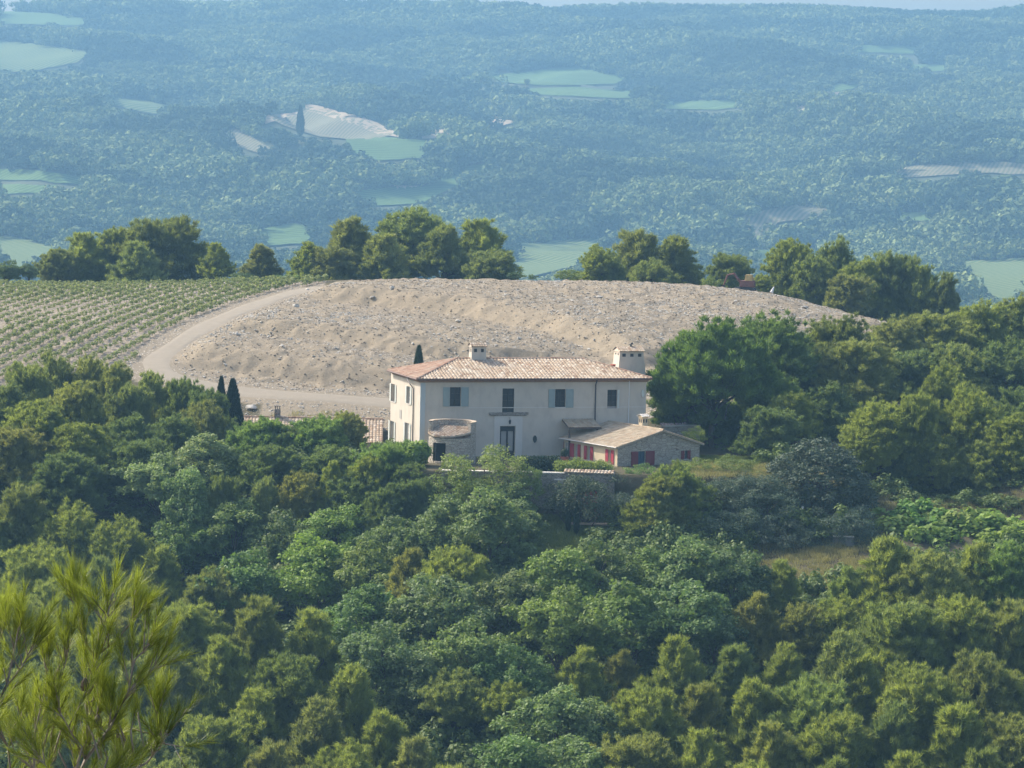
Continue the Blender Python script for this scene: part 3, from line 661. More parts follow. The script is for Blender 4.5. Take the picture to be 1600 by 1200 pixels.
# roof: hips, tiles on four slopes, eaves boards and gutter
ov = .38; RR = 1.42; hw = WD/2+ov; SLn = math.hypot(hw, RR); ez = HT+.02
Lr = LW+2*ov; Wr = WD+2*ov
trap = lambda L_: (lambda u: max(0, min(SLn, u*SLn/hw, (L_-u)*SLn/hw)))
tiles('roof', (-ov, -ov, ez), (1, 0, 0), (0, hw, RR), Lr, SLn, trap(Lr), MAT['tile'], house)
tiles('roof', (-ov, Wr-ov, ez), (0, -1, 0), (hw, 0, RR), Wr, SLn, trap(Wr), MAT['redtile'], house)
tiles('roof', (Lr-ov, -ov, ez), (0, 1, 0), (-hw, 0, RR), Wr, SLn, trap(Wr), MAT['tile'], house)
tiles('roof', (Lr-ov, Wr-ov, ez), (-1, 0, 0), (0, -hw, RR), Lr, SLn, trap(Lr), MAT['tile'], house)
a, b_ = (-ov+hw, hw-ov, ez+RR+.03), (Lr-ov-hw, hw-ov, ez+RR+.03)
ridge('ridge_tiles', a, b_, MAT['redtile'], house)
for c_, e_ in (((-ov, -ov, ez+.04), a), ((-ov, Wr-ov, ez+.04), a), ((Lr-ov, -ov, ez+.04), b_), ((Lr-ov, Wr-ov, ez+.04), b_)): ridge('hip_tiles', c_, e_, MAT['redtile'], house)
ea = MB()
ea.quad((-ov, -ov, ez-.03), (Lr-ov, -ov, ez-.03), (Lr-ov, Wr-ov, ez-.03), (-ov, Wr-ov, ez-.03))
for i in range(3):
    o_ = .10+.11*i; z_ = HT-.30+.09*i
    ea.box((LW/2, -o_/2-.001*i, z_+.045), (LW+2*o_, o_, .085)); ea.box((-o_/2-.001*i, WD/2, z_+.045), (o_, WD-.01, .085)); ea.box((LW+o_/2, WD/2, z_+.045), (o_, WD-.01, .085))
ea.build('eaves', plain('eaves_tiles', (.30, .19, .13), .9, .3, 8), house)
gt = MB(); gt.tube([(-ov-.06, -ov-.07, ez-.02), (Lr-ov+.06, -ov-.07, ez-.02)], .075, 6); gt.tube([(-ov-.07, -ov-.06, ez-.02), (-ov-.07, Wr-ov, ez-.02)], .075, 6); gt.build('gutter', plain('dark_gutter', (.16, .095, .07), .5, .2, 5), house)
ry = hw-ov
cu, cz = fr.hit(746, 562, 1, ry); _, ct = fr.hit(746, 541, 1, ry); cw = (fr.hit(762, 556, 1, ry)[0]-fr.hit(731, 556, 1, ry)[0])
chimney(house, (cu, ry), cw*.78, .95, cz-.4, ct-.05, MAT['tile'], MAT['plaster'], .88, 2)
cy = 6.3; cu0 = fr.hit(955.5, 565, 1, cy)[0]; cu1 = fr.hit(1006, 575, 1, cy)[0]; _, ct = fr.hit(980, 549, 1, cy)
ch2 = chimney(house, ((cu0+cu1)/2+.1, cy), (cu1-cu0)*.86, 1.9, HT-.3, ct, MAT['tile'], MAT['plaster'], .84, 3, cap=.36)
cm = (cu0+cu1)/2+.25
MB().tube([(cm, cy, ct+.2), (cm, cy, ct+.62)], .09, 7).box((cm, cy, ct+.66), (.42, .3, .04)).box((cm+.1, cy, ct+.74), (.16, .16, .12)).build('cowl', MAT['zinc'], ch2)
vu, vz = fr.hit(958, 571, 1, 4.2); MB().lathe([(0, -.4), (.2, -.4), (.22, .0), (.26, .03), (.26, .10), (.18, .12), (0, .12)], (vu, 4.2, vz), 10).build('vent_pot', MAT['terra'], house)
# ------------------------------------------------------------------ round stone tower
TY = 294.8; tc = at(706.5, 700, TY); tR = 37*TY/FPX; TB = -8
zf = at(700, 683, TY-tR)[2]; zbk = at(706, 655.5, TY+tR)[2]
tower = empty('round_tower', (tc[0], TY, 0), 0, 'round rubble stone turret with open curved parapet and small tiled lean-to roof', 'tower')
mb = MB(); n = 48
def topz(t):  # angle measured from the camera side (-y)
    a_ = abs((t+math.pi) % (2*math.pi)-math.pi); return zf-.12 if a_ < R(68) else zbk
for i in range(n):
    t0 = 2*math.pi*i/n-math.pi/2; t1 = 2*math.pi*(i+1)/n-math.pi/2; tm = (t0+t1)/2+math.pi/2-R(-14); zt = topz(tm)
    ri = tR-.32; c0, s0, c1, s1 = math.cos(t0), math.sin(t0), math.cos(t1), math.sin(t1)
    dark = R(-38) < ((tm+math.pi) % (2*math.pi)-math.pi) < R(2)
    zc0, zc1 = at(697, 722, TY-tR)[2], at(697, 693, TY-tR)[2]
    seg = [(TB, zt)] if not dark else [(TB, zc0), (zc1, zt)]
    for a0_, a1_ in seg: mb.quad((tR*c0, tR*s0, a0_), (tR*c1, tR*s1, a0_), (tR*c1, tR*s1, a1_), (tR*c0, tR*s0, a1_)); mb.quad((ri*c1, ri*s1, a0_), (ri*c0, ri*s0, a0_), (ri*c0, ri*s0, a1_), (ri*c1, ri*s1, a1_))
    for zz in ([zt] if not dark else [zt, zc0, zc1]): mb.quad((tR*c0, tR*s0, zz), (tR*c1, tR*s1, zz), (ri*c1, ri*s1, zz), (ri*c0, ri*s0, zz))
    j = 2*math.pi*((i+1) % n+.5)/n+R(14); zn = topz(j)
    if abs(zn-zt) > .1: mb.quad((tR*c1, tR*s1, min(zn, zt)), (ri*c1, ri*s1, min(zn, zt)), (ri*c1, ri*s1, max(zn, zt)), (tR*c1, tR*s1, max(zn, zt)))
mb.build('wall', MAT['stone'], tower)
cp_ = MB()
for i in range(n):
    t0 = 2*math.pi*i/n-math.pi/2; t1 = 2*math.pi*(i+1)/n-math.pi/2; tm = (t0+t1)/2+math.pi/2+R(14)
    if topz(tm) == zbk:
        a0_, b0_ = tR+.03, tR-.35
        pts_ = [(r_*math.cos(t), r_*math.sin(t)) for t in (t0, t1) for r_ in (a0_, b0_)]
        z0_, z1_ = zbk+.003, zbk+.07; (p0, p1, p2, p3) = pts_
        cp_.quad((*p0, z1_), (*p2, z1_), (*p3, z1_), (*p1, z1_)); cp_.quad((*p0, z0_), (*p2, z0_), (*p2, z1_), (*p0, z1_)); cp_.quad((*p3, z0_), (*p1, z0_), (*p1, z1_), (*p3, z1_))
cp_.build('coping', plaster('ochre_coping', (.50, .40, .29), amt=.2), tower)
rz_ = R(-20); rt = bpy.data.objects.new('roof', None)
L_ = 2*(tR+.12)
def semi(u):
    x = u-L_/2; return max(0, .0+math.sqrt(max(0, (L_/2)**2-x*x))*2*.72)
# slope runs from the low curved front edge up to the back of the turret
V = []; F = []; T = []; ncol = 13; K = 6; p_ = L_/ncol; sl = (at(706, 667.5, TY+.6)[2]-zf)/(tR+.9); RF = tR+.2
cr, sr = math.cos(R(-22)), math.sin(R(-22))
for c_ in range(ncol):
    t_list = [RN.random() for _ in range(12)]
    us_ = -L_/2+(c_+np.arange(K+1)/K)*p_; h_ = .10*np.sin(np.pi*np.arange(K+1)/K)
    f0 = -np.sqrt(np.maximum(0, RF**2-us_**2)); rb = np.minimum(.9, np.sqrt(np.maximum(0, (tR-.1)**2-us_**2)))
    for r_ in range(9):
        a0_ = np.minimum(f0+.36*r_-(.02 if r_ else 0), rb); a1_ = np.minimum(f0+.36*(r_+1), rb)
        if (a1_-a0_).max() < .01: break
        k = len(V)
        for A_, dz_ in ((a0_, .03), (a1_, .0), (a0_, -.05)):
            for j in range(K+1):
                x, y = us_[j], A_[j]; z = zf+(y+RF)*sl+(h_[j] if dz_ >= 0 else 0)+dz_; V.append((x*cr-y*sr*.0+(-y*.30 if 0 else 0), y, z))
        for j in range(K):
            F.append((k+j, k+j+1, k+K+2+j, k+K+1+j)); T.append(t_list[r_]); F.append((k+2*K+2+j, k+2*K+3+j, k+j+1, k+j)); T.append(t_list[r_])
V = np.array(V)
rf = bpy.data.objects.new('roof', npmesh('roof', V, np.array(F), [MAT['tile']], T)); link(rf, tower); rf.rotation_euler = (0, 0, R(-24))
dk = MB().box((-.35, -.3, (zc0+zc1)/2), (2.2, .1, (zc1-zc0)+.6)).build('shade_panel', MAT['iron'], tower)  # dark panel standing in for the shade inside the turret opening
# ------------------------------------------------------------------ annex with red shutters
AR = R(32); ap = at(965, 700, 294); fa = Frame((ap[0], 294, 0), AR)
annex = empty('stone_annex', (ap[0], 294, 0), AR, 'low stone outbuilding with red shutters and pale lichen covered tile roof', 'annex')
AW = fa.hit(1093, 705, 1)[0]; AL = fa.hit(881, 700, 0)[0]; AH = fa.hit(966, 697.5, 1)[1]
qa = lambda *a: opening(fa, *a)
# left facade (axis 0)
zt_ = lambda x, y: fa.hit(x, y, 0)[1]
ops = []
for x0, x1, y0, y1 in ((881.5, 889, 691, 712), (897.5, 903, 694, 716), (917.5, 922.5, 697, 718), (951, 955, 702, 724)):
    ops.append(qa(x0, x1, y0, y1, 0))
zt0 = np.mean([o[3] for o in ops]); zb0 = np.mean([o[2] for o in ops])
for o in ops: o[2], o[3] = zb0, zt0
BZ = -1.3
dg = qa(997, 1008, 705, 735); dg[2] = -1.2; wg = qa(1064, 1078.5, 704, 717)
mb = MB(); wall(mb, (0, 0, BZ), (0, 1, 0), AL, 0, AH-BZ, [[o[0], o[1], o[2]-BZ, o[3]-BZ] for o in ops], (1, 0, 0)); mb.build('wall', MAT['annexwall'], annex)
mb = MB(); wall(mb, (0, 0, BZ), (1, 0, 0), AW, 0, AH-BZ, [[o[0], o[1], o[2]-BZ, o[3]-BZ] for o in (dg, wg)], (0, 1, 0))
wall(mb, (AW, 0, BZ), (0, 1, 0), AL, 0, AH-BZ, [], (-1, 0, 0)); wall(mb, (0, AL, BZ), (1, 0, 0), AW, 0, AH-BZ, [], (0, -1, 0))
AX = fa.hit(1034, 680, 1)[0]; RI = fa.hit(1034, 672.5, 1)[1]-AH
mb.tri((0, 0, AH), (AW, 0, AH), (AX, 0, AH+RI)); mb.tri((0, AL, AH), (AW, AL, AH), (AX, AL, AH+RI)); mb.build('gable_wall', MAT['stone'], annex)
for i, o in enumerate(ops):
    window(annex, 0, o, MAT['trim'], MAT['curtain'], 1, 2)
    W_ = (o[1]-o[0])*.95
    shutter(annex, 0, o[0]-.46, o[0]-.02, o[2], o[3], MAT['redpaint']); shutter(annex, 0, o[1]+.02, min(AL-.05, o[1]+.46), o[2], o[3], MAT['redpaint'])
window(annex, 1, dg, MAT['bluedoor'], MAT['bluedoor'], 1, 1, 'garden_door')
shutter(annex, 1, dg[0]-.75, dg[0]-.03, dg[2], dg[3], MAT['darkred']); shutter(annex, 1, dg[1]+.03, dg[1]+.95, dg[2], dg[3], MAT['darkred'])
wm = (wg[0]+wg[1])/2; window(annex, 1, [wm-.16, wm+.16, wg[2], wg[3]], MAT['bluedoor'], MAT['curtain'], 0, 1)
shutter(annex, 1, wg[0], wm-.17, wg[2], wg[3], MAT['darkred']); shutter(annex, 1, wm+.17, wg[1], wg[2], wg[3], MAT['darkred'])
ao = .3; k = RI/AX
s1 = math.hypot(AX+ao, RI+ao*k); tiles('roof', (-ao, AL+ao, AH-ao*k+.03), (0, -1, 0), (AX+ao, 0, RI+ao*k), AL+2*ao, s1, lambda u: s1, MAT['oldtile'], annex, .25, .36, .04)
k2 = RI/(AW-AX); s2_ = math.hypot(AW-AX+ao, RI+ao*k2); tiles('roof', (AW+ao, -ao, AH-ao*k2+.03), (0, 1, 0), (-(AW-AX+ao), 0, RI+ao*k2), AL+2*ao, s2_, lambda u: s2_, MAT['oldtile'], annex, .25, .36, .04)
ridge('ridge_tiles', (AX, -ao, AH+RI+.06), (AX, AL+ao, AH+RI+.06), MAT['oldtile'], annex)
vg = MB()
for x0, z0, x1, z1 in ((-ao, AH-ao*k, AX, AH+RI), (AX, AH+RI, AW+ao, AH-ao*k2)):
    for y0, y1 in ((-ao+.02, -.002),):
        vg.quad((x0, y0, z0), (x1, y0, z1), (x1, y1, z1), (x0, y1, z0)); vg.quad((x0, y0, z0-.09), (x1, y0, z1-.09), (x1, y0, z1), (x0, y0, z0)); vg.quad((x0, y0, z0-.09), (x1, y0, z1-.09), (x1, y1, z1-.09), (x0, y1, z0-.09))
vg.build('verge', plaster('verge', (.46, .38, .28)), annex)
MB().tube([(-ao-.05, -ao, AH-ao*k), (-ao-.05, AL+ao, AH-ao*k)], .06, 6).build('gutter', MAT['trim'], annex)
cy_ = AL*.42; cxu = fa.hit(1005, 660, 1, cy_)[0]; _, czt = fa.hit(1005, 652, 1, cy_)
chimney(annex, (cxu, cy_), .62, .62, AH+.2, czt, MAT['trim'], MAT['annexwall'], .9, 2, cap=.2)
# lean-to porch roof between annex and house
pf = fr; porch = empty('porch', fr.world((0, 0, 0)), HR, 'small grey tiled lean-to between the villa front and the annex roof', 'porch')
pu0 = fr.hit(888, 668, 1, -2.0)[0]; pu1 = pu0+3.0; pz0 = fr.hit(900, 668, 1, -2.2)[1]
sP = math.hypot(2.1, .55); tiles('roof', (pu0, -2.2, pz0), (1, 0, 0), (0, 2.1, .55), pu1-pu0, sP, lambda u: sP, MAT['oldtile'], porch, .25, .36, .045)
MB().box(((pu0+pu1)/2, -2.22, pz0-.05), (pu1-pu0, .08, .14)).box((pu0+.03, -1.15, pz0+.23), (.08, 2.1, .14), rx=math.atan2(.55, 2.1)).build('fascia', MAT['brown'], porch)
MB().box((pu0+.1, -2.05, pz0/2-.1), (.14, .14, pz0-.1)).build('post', MAT['brown'], porch); MB().box((pu1-.3, -2.05, pz0/2-.1), (.14, .14, pz0-.1)).build('post', MAT['brown'], porch)
# ------------------------------------------------------------------ low wing on the left
WY = 311.; wp = at(598, 690, WY); wa = at(372, 690, WY+2); frw = Frame((wa[0], WY, 0), R(2))
wing = empty('low_outbuilding', (wa[0], WY, 0), R(2), 'long low building under a faded tile roof half hidden behind the trees beside the villa', 'outbuilding')
WL = frw.hit(600, 690, 1)[0]-.2; wz = frw.hit(580, 692, 1)[1]; wr = frw.hit(580, 655.5, 1, 4.2)[1]-wz
mb = MB(); wall(mb, (0, .3, -3), (1, 0, 0), WL, 0, wz+3, [], (0, 1, 0)); wall(mb, (0, .3, -3), (0, 1, 0), 8, 0, wz+3, [], (1, 0, 0)); wall(mb, (0, 8.3, -3), (1, 0, 0), WL, 0, wz+3, [], (0, -1, 0)); wall(mb, (WL, .3, -3), (0, 1, 0), 8, 0, wz+3, [], (-1, 0, 0))
mb.tri((0, .3, wz), (0, 8.3, wz), (0, 4.3, wz+wr)); mb.tri((WL, .3, wz), (WL, 8.3, wz), (WL, 4.3, wz+wr)); mb.build('wall', MAT['plaster'], wing)
sW = math.hypot(4.3, wr); tiles('roof', (-.2, 0, wz), (1, 0, 0), (0, 4.3, wr), WL+.3, sW, lambda u: sW, MAT['tile'], wing, .30, .4, .06); tiles('roof', (WL+.1, 8.6, wz), (-1, 0, 0), (0, -4.3, wr), WL+.3, sW, lambda u: sW, MAT['tile'], wing, .30, .4, .06)
ridge('ridge_tiles', (-.2, 4.3, wz+wr+.04), (WL+.1, 4.3, wz+wr+.04), MAT['redtile'], wing)
cu = frw.hit(433.5, 650, 1, 4.3)[0]; czt = frw.hit(433, 634, 1, 4.3)[1]
chw = MB().box((cu, 4.3, (wz+wr-.3+czt-.35)/2), (.55, .5, czt-.35-wz-wr+.3)).build('chimney', MAT['greystone'], wing)
MB().box((cu-.2, 4.3, czt-.19), (.09, .45, .32)).box((cu+.2, 4.3, czt-.19), (.09, .45, .32)).box((cu, 4.3, czt-.19), (.07, .4, .32)).box((cu, 4.3, czt), (.62, .58, .07)).build('cap', MAT['greystone'], chw)
# ------------------------------------------------------------------ terrace wall, tiled coping, low walls
def wallthing(name, a, b, z0, z1, th, mat, label, cat='wall', cop=None, sub=14):
    a = np.array(a[:2]); b = np.array(b[:2]); L_ = np.linalg.norm(b-a); an = math.atan2(b[1]-a[1], b[0]-a[0])
    e = empty(name, (a[0], a[1], 0), an, label, cat); MB().box((L_/2, 0, (z0+z1)/2), (L_, th, z1-z0)).build('masonry', mat, e)
    mb = MB(); n = max(1, int(L_/1.1))
    for i in range(n): mb.cur = RN.random(); mb.box((L_*(i+.5)/n, 0, z1+.045), (L_/n-.02, th+.1, .084))
    mb.build('coping', cop or MAT['trim'], e); return e, L_
zt1 = at(850, 739, 287.0)[2]
wallthing('retaining_wall', at(690, 739, 287), at(884, 739, 287), -5.5, zt1, .6, MAT['greystone'], 'tall grey stone retaining wall with pale coping below the villa terrace', cop=MAT['trim'])
e, L_ = wallthing('garden_wall', at(883, 745, 286.9), at(960, 742, 286.2), -4.8, at(920, 737, 286.9)[2]-.1, .6, MAT['greystone'], 'grey wall topped with a row of pale roof tiles in front of the annex')
tz = at(920, 736, 286.9)[2]-.05; tiles('tile_coping', (-.05, -.45, tz-.05), (1, 0, 0), (0, .5, .22), L_+.1, .54, lambda u: .54, MAT['tile'], e, .28, .3, .07); tiles('tile_coping', (L_+.05, .5, tz-.05), (-1, 0, 0), (0, -.5, .22), L_+.1, .54, lambda u: .54, MAT['tile'], e, .28, .3, .07)
wallthing('low_wall', at(866, 748, 286.7), at(884, 748, 286.7), -5, at(875, 750, 286.7)[2], .5, MAT['greystone'], 'short lower step of grey wall left of the tiled coping')
wallthing('rubble_wall', at(1036, 676, 309), at(1092, 676, 311), -.5, at(1060, 667, 309)[2], .5, MAT['stone'], 'low sunlit stone wall behind the annex under the big pine')
o, _ = wallthing('concrete_wall', at(1301, 858, 281), at(1334, 858, 281), G(at(1320, 858, 281)[0], 281)-.5, at(1320, 839, 281)[2], .25, plaster('concrete', (.22, .21, .20)), 'short grey concrete wall under the olive tree beside the dirt path')
def pool():
    c = at(1272, 926, 270); z = G(c[0], c[1])
    e = empty('water_tank', (c[0], c[1]+1.5, z), R(8), 'dark water basin with a grassy rim between the slope pines', 'basin')
    MB().box((0, 0, -.1), (3.2, 3, .5)).build('basin_wall', MAT['greystone'], e); MB().box((0, 0, .16), (2.8, 2.6, .02)).build('water', plain('pond_water', (.015, .05, .05), .08, .2, 3, .5, bstr=.02), e)
pool()
# ------------------------------------------------------------------ trees
def rotz(V, a): c, s = math.cos(a), math.sin(a); return np.c_[V[:, 0]*c-V[:, 1]*s, V[:, 0]*s+V[:, 1]*c, V[:, 2]]
def limbs(rs, H_, tops, r0, lean=0, zfork=.25, n=6, crook=.25):
    mb = MB(); tp = np.array([lean*H_, 0, H_*.82]); k = 7
    base = np.array([[lean*H_*(t**1.3)+rs.normal()*.08*(0 < t < 1), rs.normal()*.08*(0 < t < 1), H_*.82*t-.5*(t == 0)] for t in np.linspace(0, 1, k)])
    mb.tube(base, list(np.linspace(r0, r0*.25, k)), 8)
    for c in tops:
        f = rs.uniform(zfork, .8)*min(1, max(.2, c[2]/H_)); i = f*(k-1)/.82; i = min(i, k-1.01); i0 = int(i); s = base[i0]+(base[i0+1]-base[i0])*(i-i0)
        m1 = s+(c-s)*.35+rs.normal(size=3)*crook; m2 = s+(c-s)*.7+rs.normal(size=3)*crook*.7+[0, 0, -.15]
        r = r0*.38*(1-f*.5); mb.tube([s, m1, m2, c], [r, r*.7, r*.45, r*.15], 5)
    return mb
def blades(C_, D, ln, wd, rs):
    """thin triangles based at C_, pointing along D"""
    n = len(C_); a = unit(np.cross(D, rs.normal(size=(n, 3)))); L_ = ln*rs.uniform(.7, 1.3, (n, 1)); w = wd*rs.uniform(.7, 1.3, (n, 1))
    return np.stack([C_-a*w/2, C_+a*w/2, C_+D*L_], 1).reshape(-1, 3)
def leaves(C_, NRM, s, rs, asp=.6):
    n = len(C_); a = unit(np.cross(NRM, rs.normal(size=(n, 3)))); b = np.cross(NRM, a); k = s*rs.uniform(.6, 1.35, (n, 1))
    return np.stack([C_-a*k*.5, C_+b*k*asp*.5, C_+a*k*.5, C_-b*k*asp*.5], 1).reshape(-1, 3)
def variant(kind, seed):
    """one crown + trunk, about Hc high and Wc wide; returns (crown mesh, trunk mesh, H, W)"""
    rs = np.random.RandomState(seed)
    V = []; T = []; quad = False; tr = None
    if kind in ('pine', 'pineflat', 'pineyoung'):
        Hc, Wc = {'pine': (9., 7.4), 'pineflat': (9., 8.6), 'pineyoung': (7.5, 5.2)}[kind]
        nl = {'pine': 16, 'pineflat': 15, 'pineyoung': 12}[kind]; lob = []
        for i in range(nl):
            t = (i+.5)/nl; a = i*2.4+rs.rand()*.9
            if kind == 'pineyoung': z = Hc*(.12+.76*t); r = Wc*.34*(1-t)**.75*rs.uniform(.8, 1.15)+.1; lr = Wc*(.26-.12*t)*rs.uniform(.8, 1.2)
            else:
                z0_ = .16 if kind == 'pine' else .42; z = Hc*(z0_+(.86-z0_)*t**.9); r = Wc*.36*math.sqrt(max(.02, 1-((t-.30)/.72)**2))*rs.uniform(.6, 1.12); lr = Wc*rs.uniform(.15, .235)
            lob.append((np.array([math.cos(a)*r, math.sin(a)*r, z]), lr))
        tops = [c for c, r in lob]; sub = []
        for c, r in lob:   # each limb carries short twigs that end in upright needle tufts, so the outline is ragged
            m = int(18*(r/.9)**1.7)+9
            d = unit(rs.normal(size=(m, 3))); d[:, 2] = np.where(d[:, 2] < -.35, -d[:, 2], d[:, 2]); d = unit(d+[0, 0, .25]); R_ = r*rs.uniform(.7, 1.75, (m, 1)); tv = rs.rand()*.5
            for f in (.45, .72, 1.0):
                p = c+d*R_*f*np.array([1., 1., 1.05])+rs.normal(size=(m, 3))*.07; sub += [(q, (.40 if f < 1 else .30)*rs.uniform(.75, 1.25), np.clip(tv+rs.rand()*.5, 0, 1), dd) for q, dd in zip(p, d)]
        for q, r, tv, dd in sub:
            n = int(26*(r/.33)**1.3); u = unit(dd*.55+[0, 0, .8]+rs.normal(size=3)*.25); p = q+unit(rs.normal(size=(n, 3)))*r*rs.uniform(.2, .8, (n, 1)); dr = unit(u+rs.normal(size=(n, 3))*.42)
            for j in range(2):
                V.append(blades(p, unit(dr+rs.normal(size=(n, 3))*.25), .46, .085, rs)); T.append(np.clip(tv*.7+rs.rand(n)*.3, 0, 1))
        tr = limbs(rs, Hc, tops+[s[0] for s in sub[::40]], .16+Hc*.012, rs.uniform(-.06, .06), .3)
    elif kind in ('oak', 'airy', 'olive', 'dome', 'bush'):
        Hc, Wc, ls, nc, nlv, rr = {'oak': (8., 7.2, .27, 70, 190, (.5, .95)), 'airy': (7., 7.5, .20, 60, 150, (.5, .95)), 'olive': (5., 5.8, .15, 56, 380, (.45, .8)), 'dome': (7., 9.4, .2, 230, 230, (.40, .65)), 'bush': (2.6, 3.4, .16, 24, 220, (.35, .6))}[kind]
        quad = True; cl = []
        for i in range(nc):
            if kind == 'dome':
                z = (i+.5)/nc; a = i*2.399; r = math.sqrt(1-z*z); p = np.array([math.cos(a)*r*Wc*.46, math.sin(a)*r*Wc*.46, .25+z*Hc*.88])*[1, 1, 1]*rs.uniform(.8, 1.02)
            else:
                d = unit(rs.normal(size=3)); k = rs.uniform(.35, 1.0)**.6; lob_ = 1+.18*math.sin(3*math.atan2(d[1], d[0])+seed)+.12*math.sin(7*d[2]+seed)
                p = d*k*lob_*np.array([Wc*.42, Wc*.42, Hc*.33])+[0, 0, Hc*(.60 if kind != 'bush' else .5)]
            cl.append((p, rs.uniform(*rr), rs.rand()))
        for q, r, tv in cl:
            n = int(nlv*(r/.75)**1.6); ng = max(1, n//7); g = unit(rs.normal(size=(ng, 3))); g[:, 2] = np.where(g[:, 2] < -.3, -g[:, 2], g[:, 2]); gp = q+g*r*rs.uniform(.6, 1.05, (ng, 1))*[1.1, 1.1, .8]
            p = np.repeat(gp, 7, 0)+rs.normal(size=(ng*7, 3))*ls*.5; nn = unit(np.repeat(g, 7, 0)*.55+rs.normal(size=(ng*7, 3))*.6+[0, 0, .45])
            V.append(leaves(p, nn, ls, rs, {'olive': .34, 'airy': .5}.get(kind, .72))); T.append(np.clip(tv*.5+np.repeat(rs.rand(ng), 7)*.35+rs.rand(ng*7)*.15, 0, 1))
        tr = limbs(rs, Hc*.8, [c*(.6 if kind == 'dome' else .92) for c, r, t in cl[::3]], {'oak': .22, 'airy': .16, 'olive': .2, 'dome': .25, 'bush': .05}[kind], rs.uniform(-.05, .05), .15, crook=.3 if kind != 'bush' else .08)
    elif kind == 'cypress':
        Hc, Wc = 6., 1.5; n = 15000; z = rs.rand(n)**.8; a = rs.rand(n)*6.28
        R_ = Wc*.5*np.sin(np.pi*np.clip(z, 0, 1)**.62)**.75*(1+.14*np.sin(a*5+z*16)); r = R_*rs.uniform(.7, 1.05, n)
        p = np.c_[np.cos(a)*r, np.sin(a)*r, z*Hc*.97+.12]; V.append(blades(p, unit(np.c_[np.cos(a)*.35, np.sin(a)*.35, np.full(n, 1.)]+rs.normal(size=(n, 3))*.2), .26, .08, rs)); T.append(rs.rand(n)); tr = MB().tube([(0, 0, -.3), (0, 0, 4.5)], [.10, .03], 6)
    elif kind == 'fig':
        Hc, Wc = 3.4, 4.6; quad = True
        for i in range(34):
            d = unit(rs.normal(size=3)); q = d*rs.uniform(.5, 1)*np.array([2., 2., 1.25])+[0, 0, 1.7]; n = 70; g = unit(rs.normal(size=(n, 3))+[0, 0, .5])
            V.append(leaves(q+g*rs.uniform(.3, .7, (n, 1)), unit(g+rs.normal(size=(n, 3))*.5+[0, 0, .6]), .34, rs, .85)); T.append(np.clip(rs.rand()*.5+rs.rand(n)*.5, 0, 1))
        tr = limbs(rs, 2.6, [np.array([math.cos(i)*1.3, math.sin(i)*1.3, 2.1]) for i in range(6)], .1, 0, .1)
    V = np.concatenate(V); F = np.arange(len(V)).reshape(-1, 4 if quad else 3)
    mn, mx = V.min(0), V.max(0); Hc = mx[2]; Wc = ((mx[0]-mn[0])+(mx[1]-mn[1]))/2*.95
    return [V, F, np.concatenate(T), tr, Hc, Wc]
MK = {'pine': 'pine', 'pineflat': 'pine', 'pineyoung': 'pine', 'oak': 'oak', 'airy': 'oak', 'olive': 'grey', 'dome': 'grey', 'bush': 'oak', 'cypress': 'cyp', 'fig': 'bright'}
NV = {'pine': 8, 'pineflat': 3, 'pineyoung': 4, 'oak': 4, 'airy': 2, 'olive': 2, 'dome': 1, 'bush': 2, 'cypress': 1, 'fig': 2}
VAR = {}; NAME = {'pine': 'pine_tree', 'pineflat': 'pine_tree', 'pineyoung': 'pine_tree', 'oak': 'oak_tree', 'airy': 'leafy_tree', 'olive': 'olive_tree', 'dome': 'holm_oak', 'bush': 'bush', 'cypress': 'cypress', 'fig': 'fig_tree', 'pale': 'pale_tree'}
CATN = {'pine_tree': 'pine tree', 'oak_tree': 'oak tree', 'leafy_tree': 'tree', 'olive_tree': 'olive tree', 'holm_oak': 'tree', 'bush': 'bush', 'cypress': 'cypress', 'fig_tree': 'fig tree', 'pale_tree': 'tree'}
def getvar(kind, i):
    i %= NV[kind]
    if (kind, i) not in VAR:
        V, F_, T, tr, Hc, Wc = variant(kind, 1000+37*i+sum(map(ord, kind)))
        cm_ = npmesh('crown', V, F_, [MAT[MK[kind]]], T)
        to = tr.build('trunk', MAT['bark'] if kind != 'pale' else MAT['greybark'], smooth=True); tm = to.data; bpy.data.objects.remove(to)
        VAR[(kind, i)] = (cm_, tm, Hc, Wc)
    return VAR[(kind, i)]
TR = random.Random(11); TREES = []
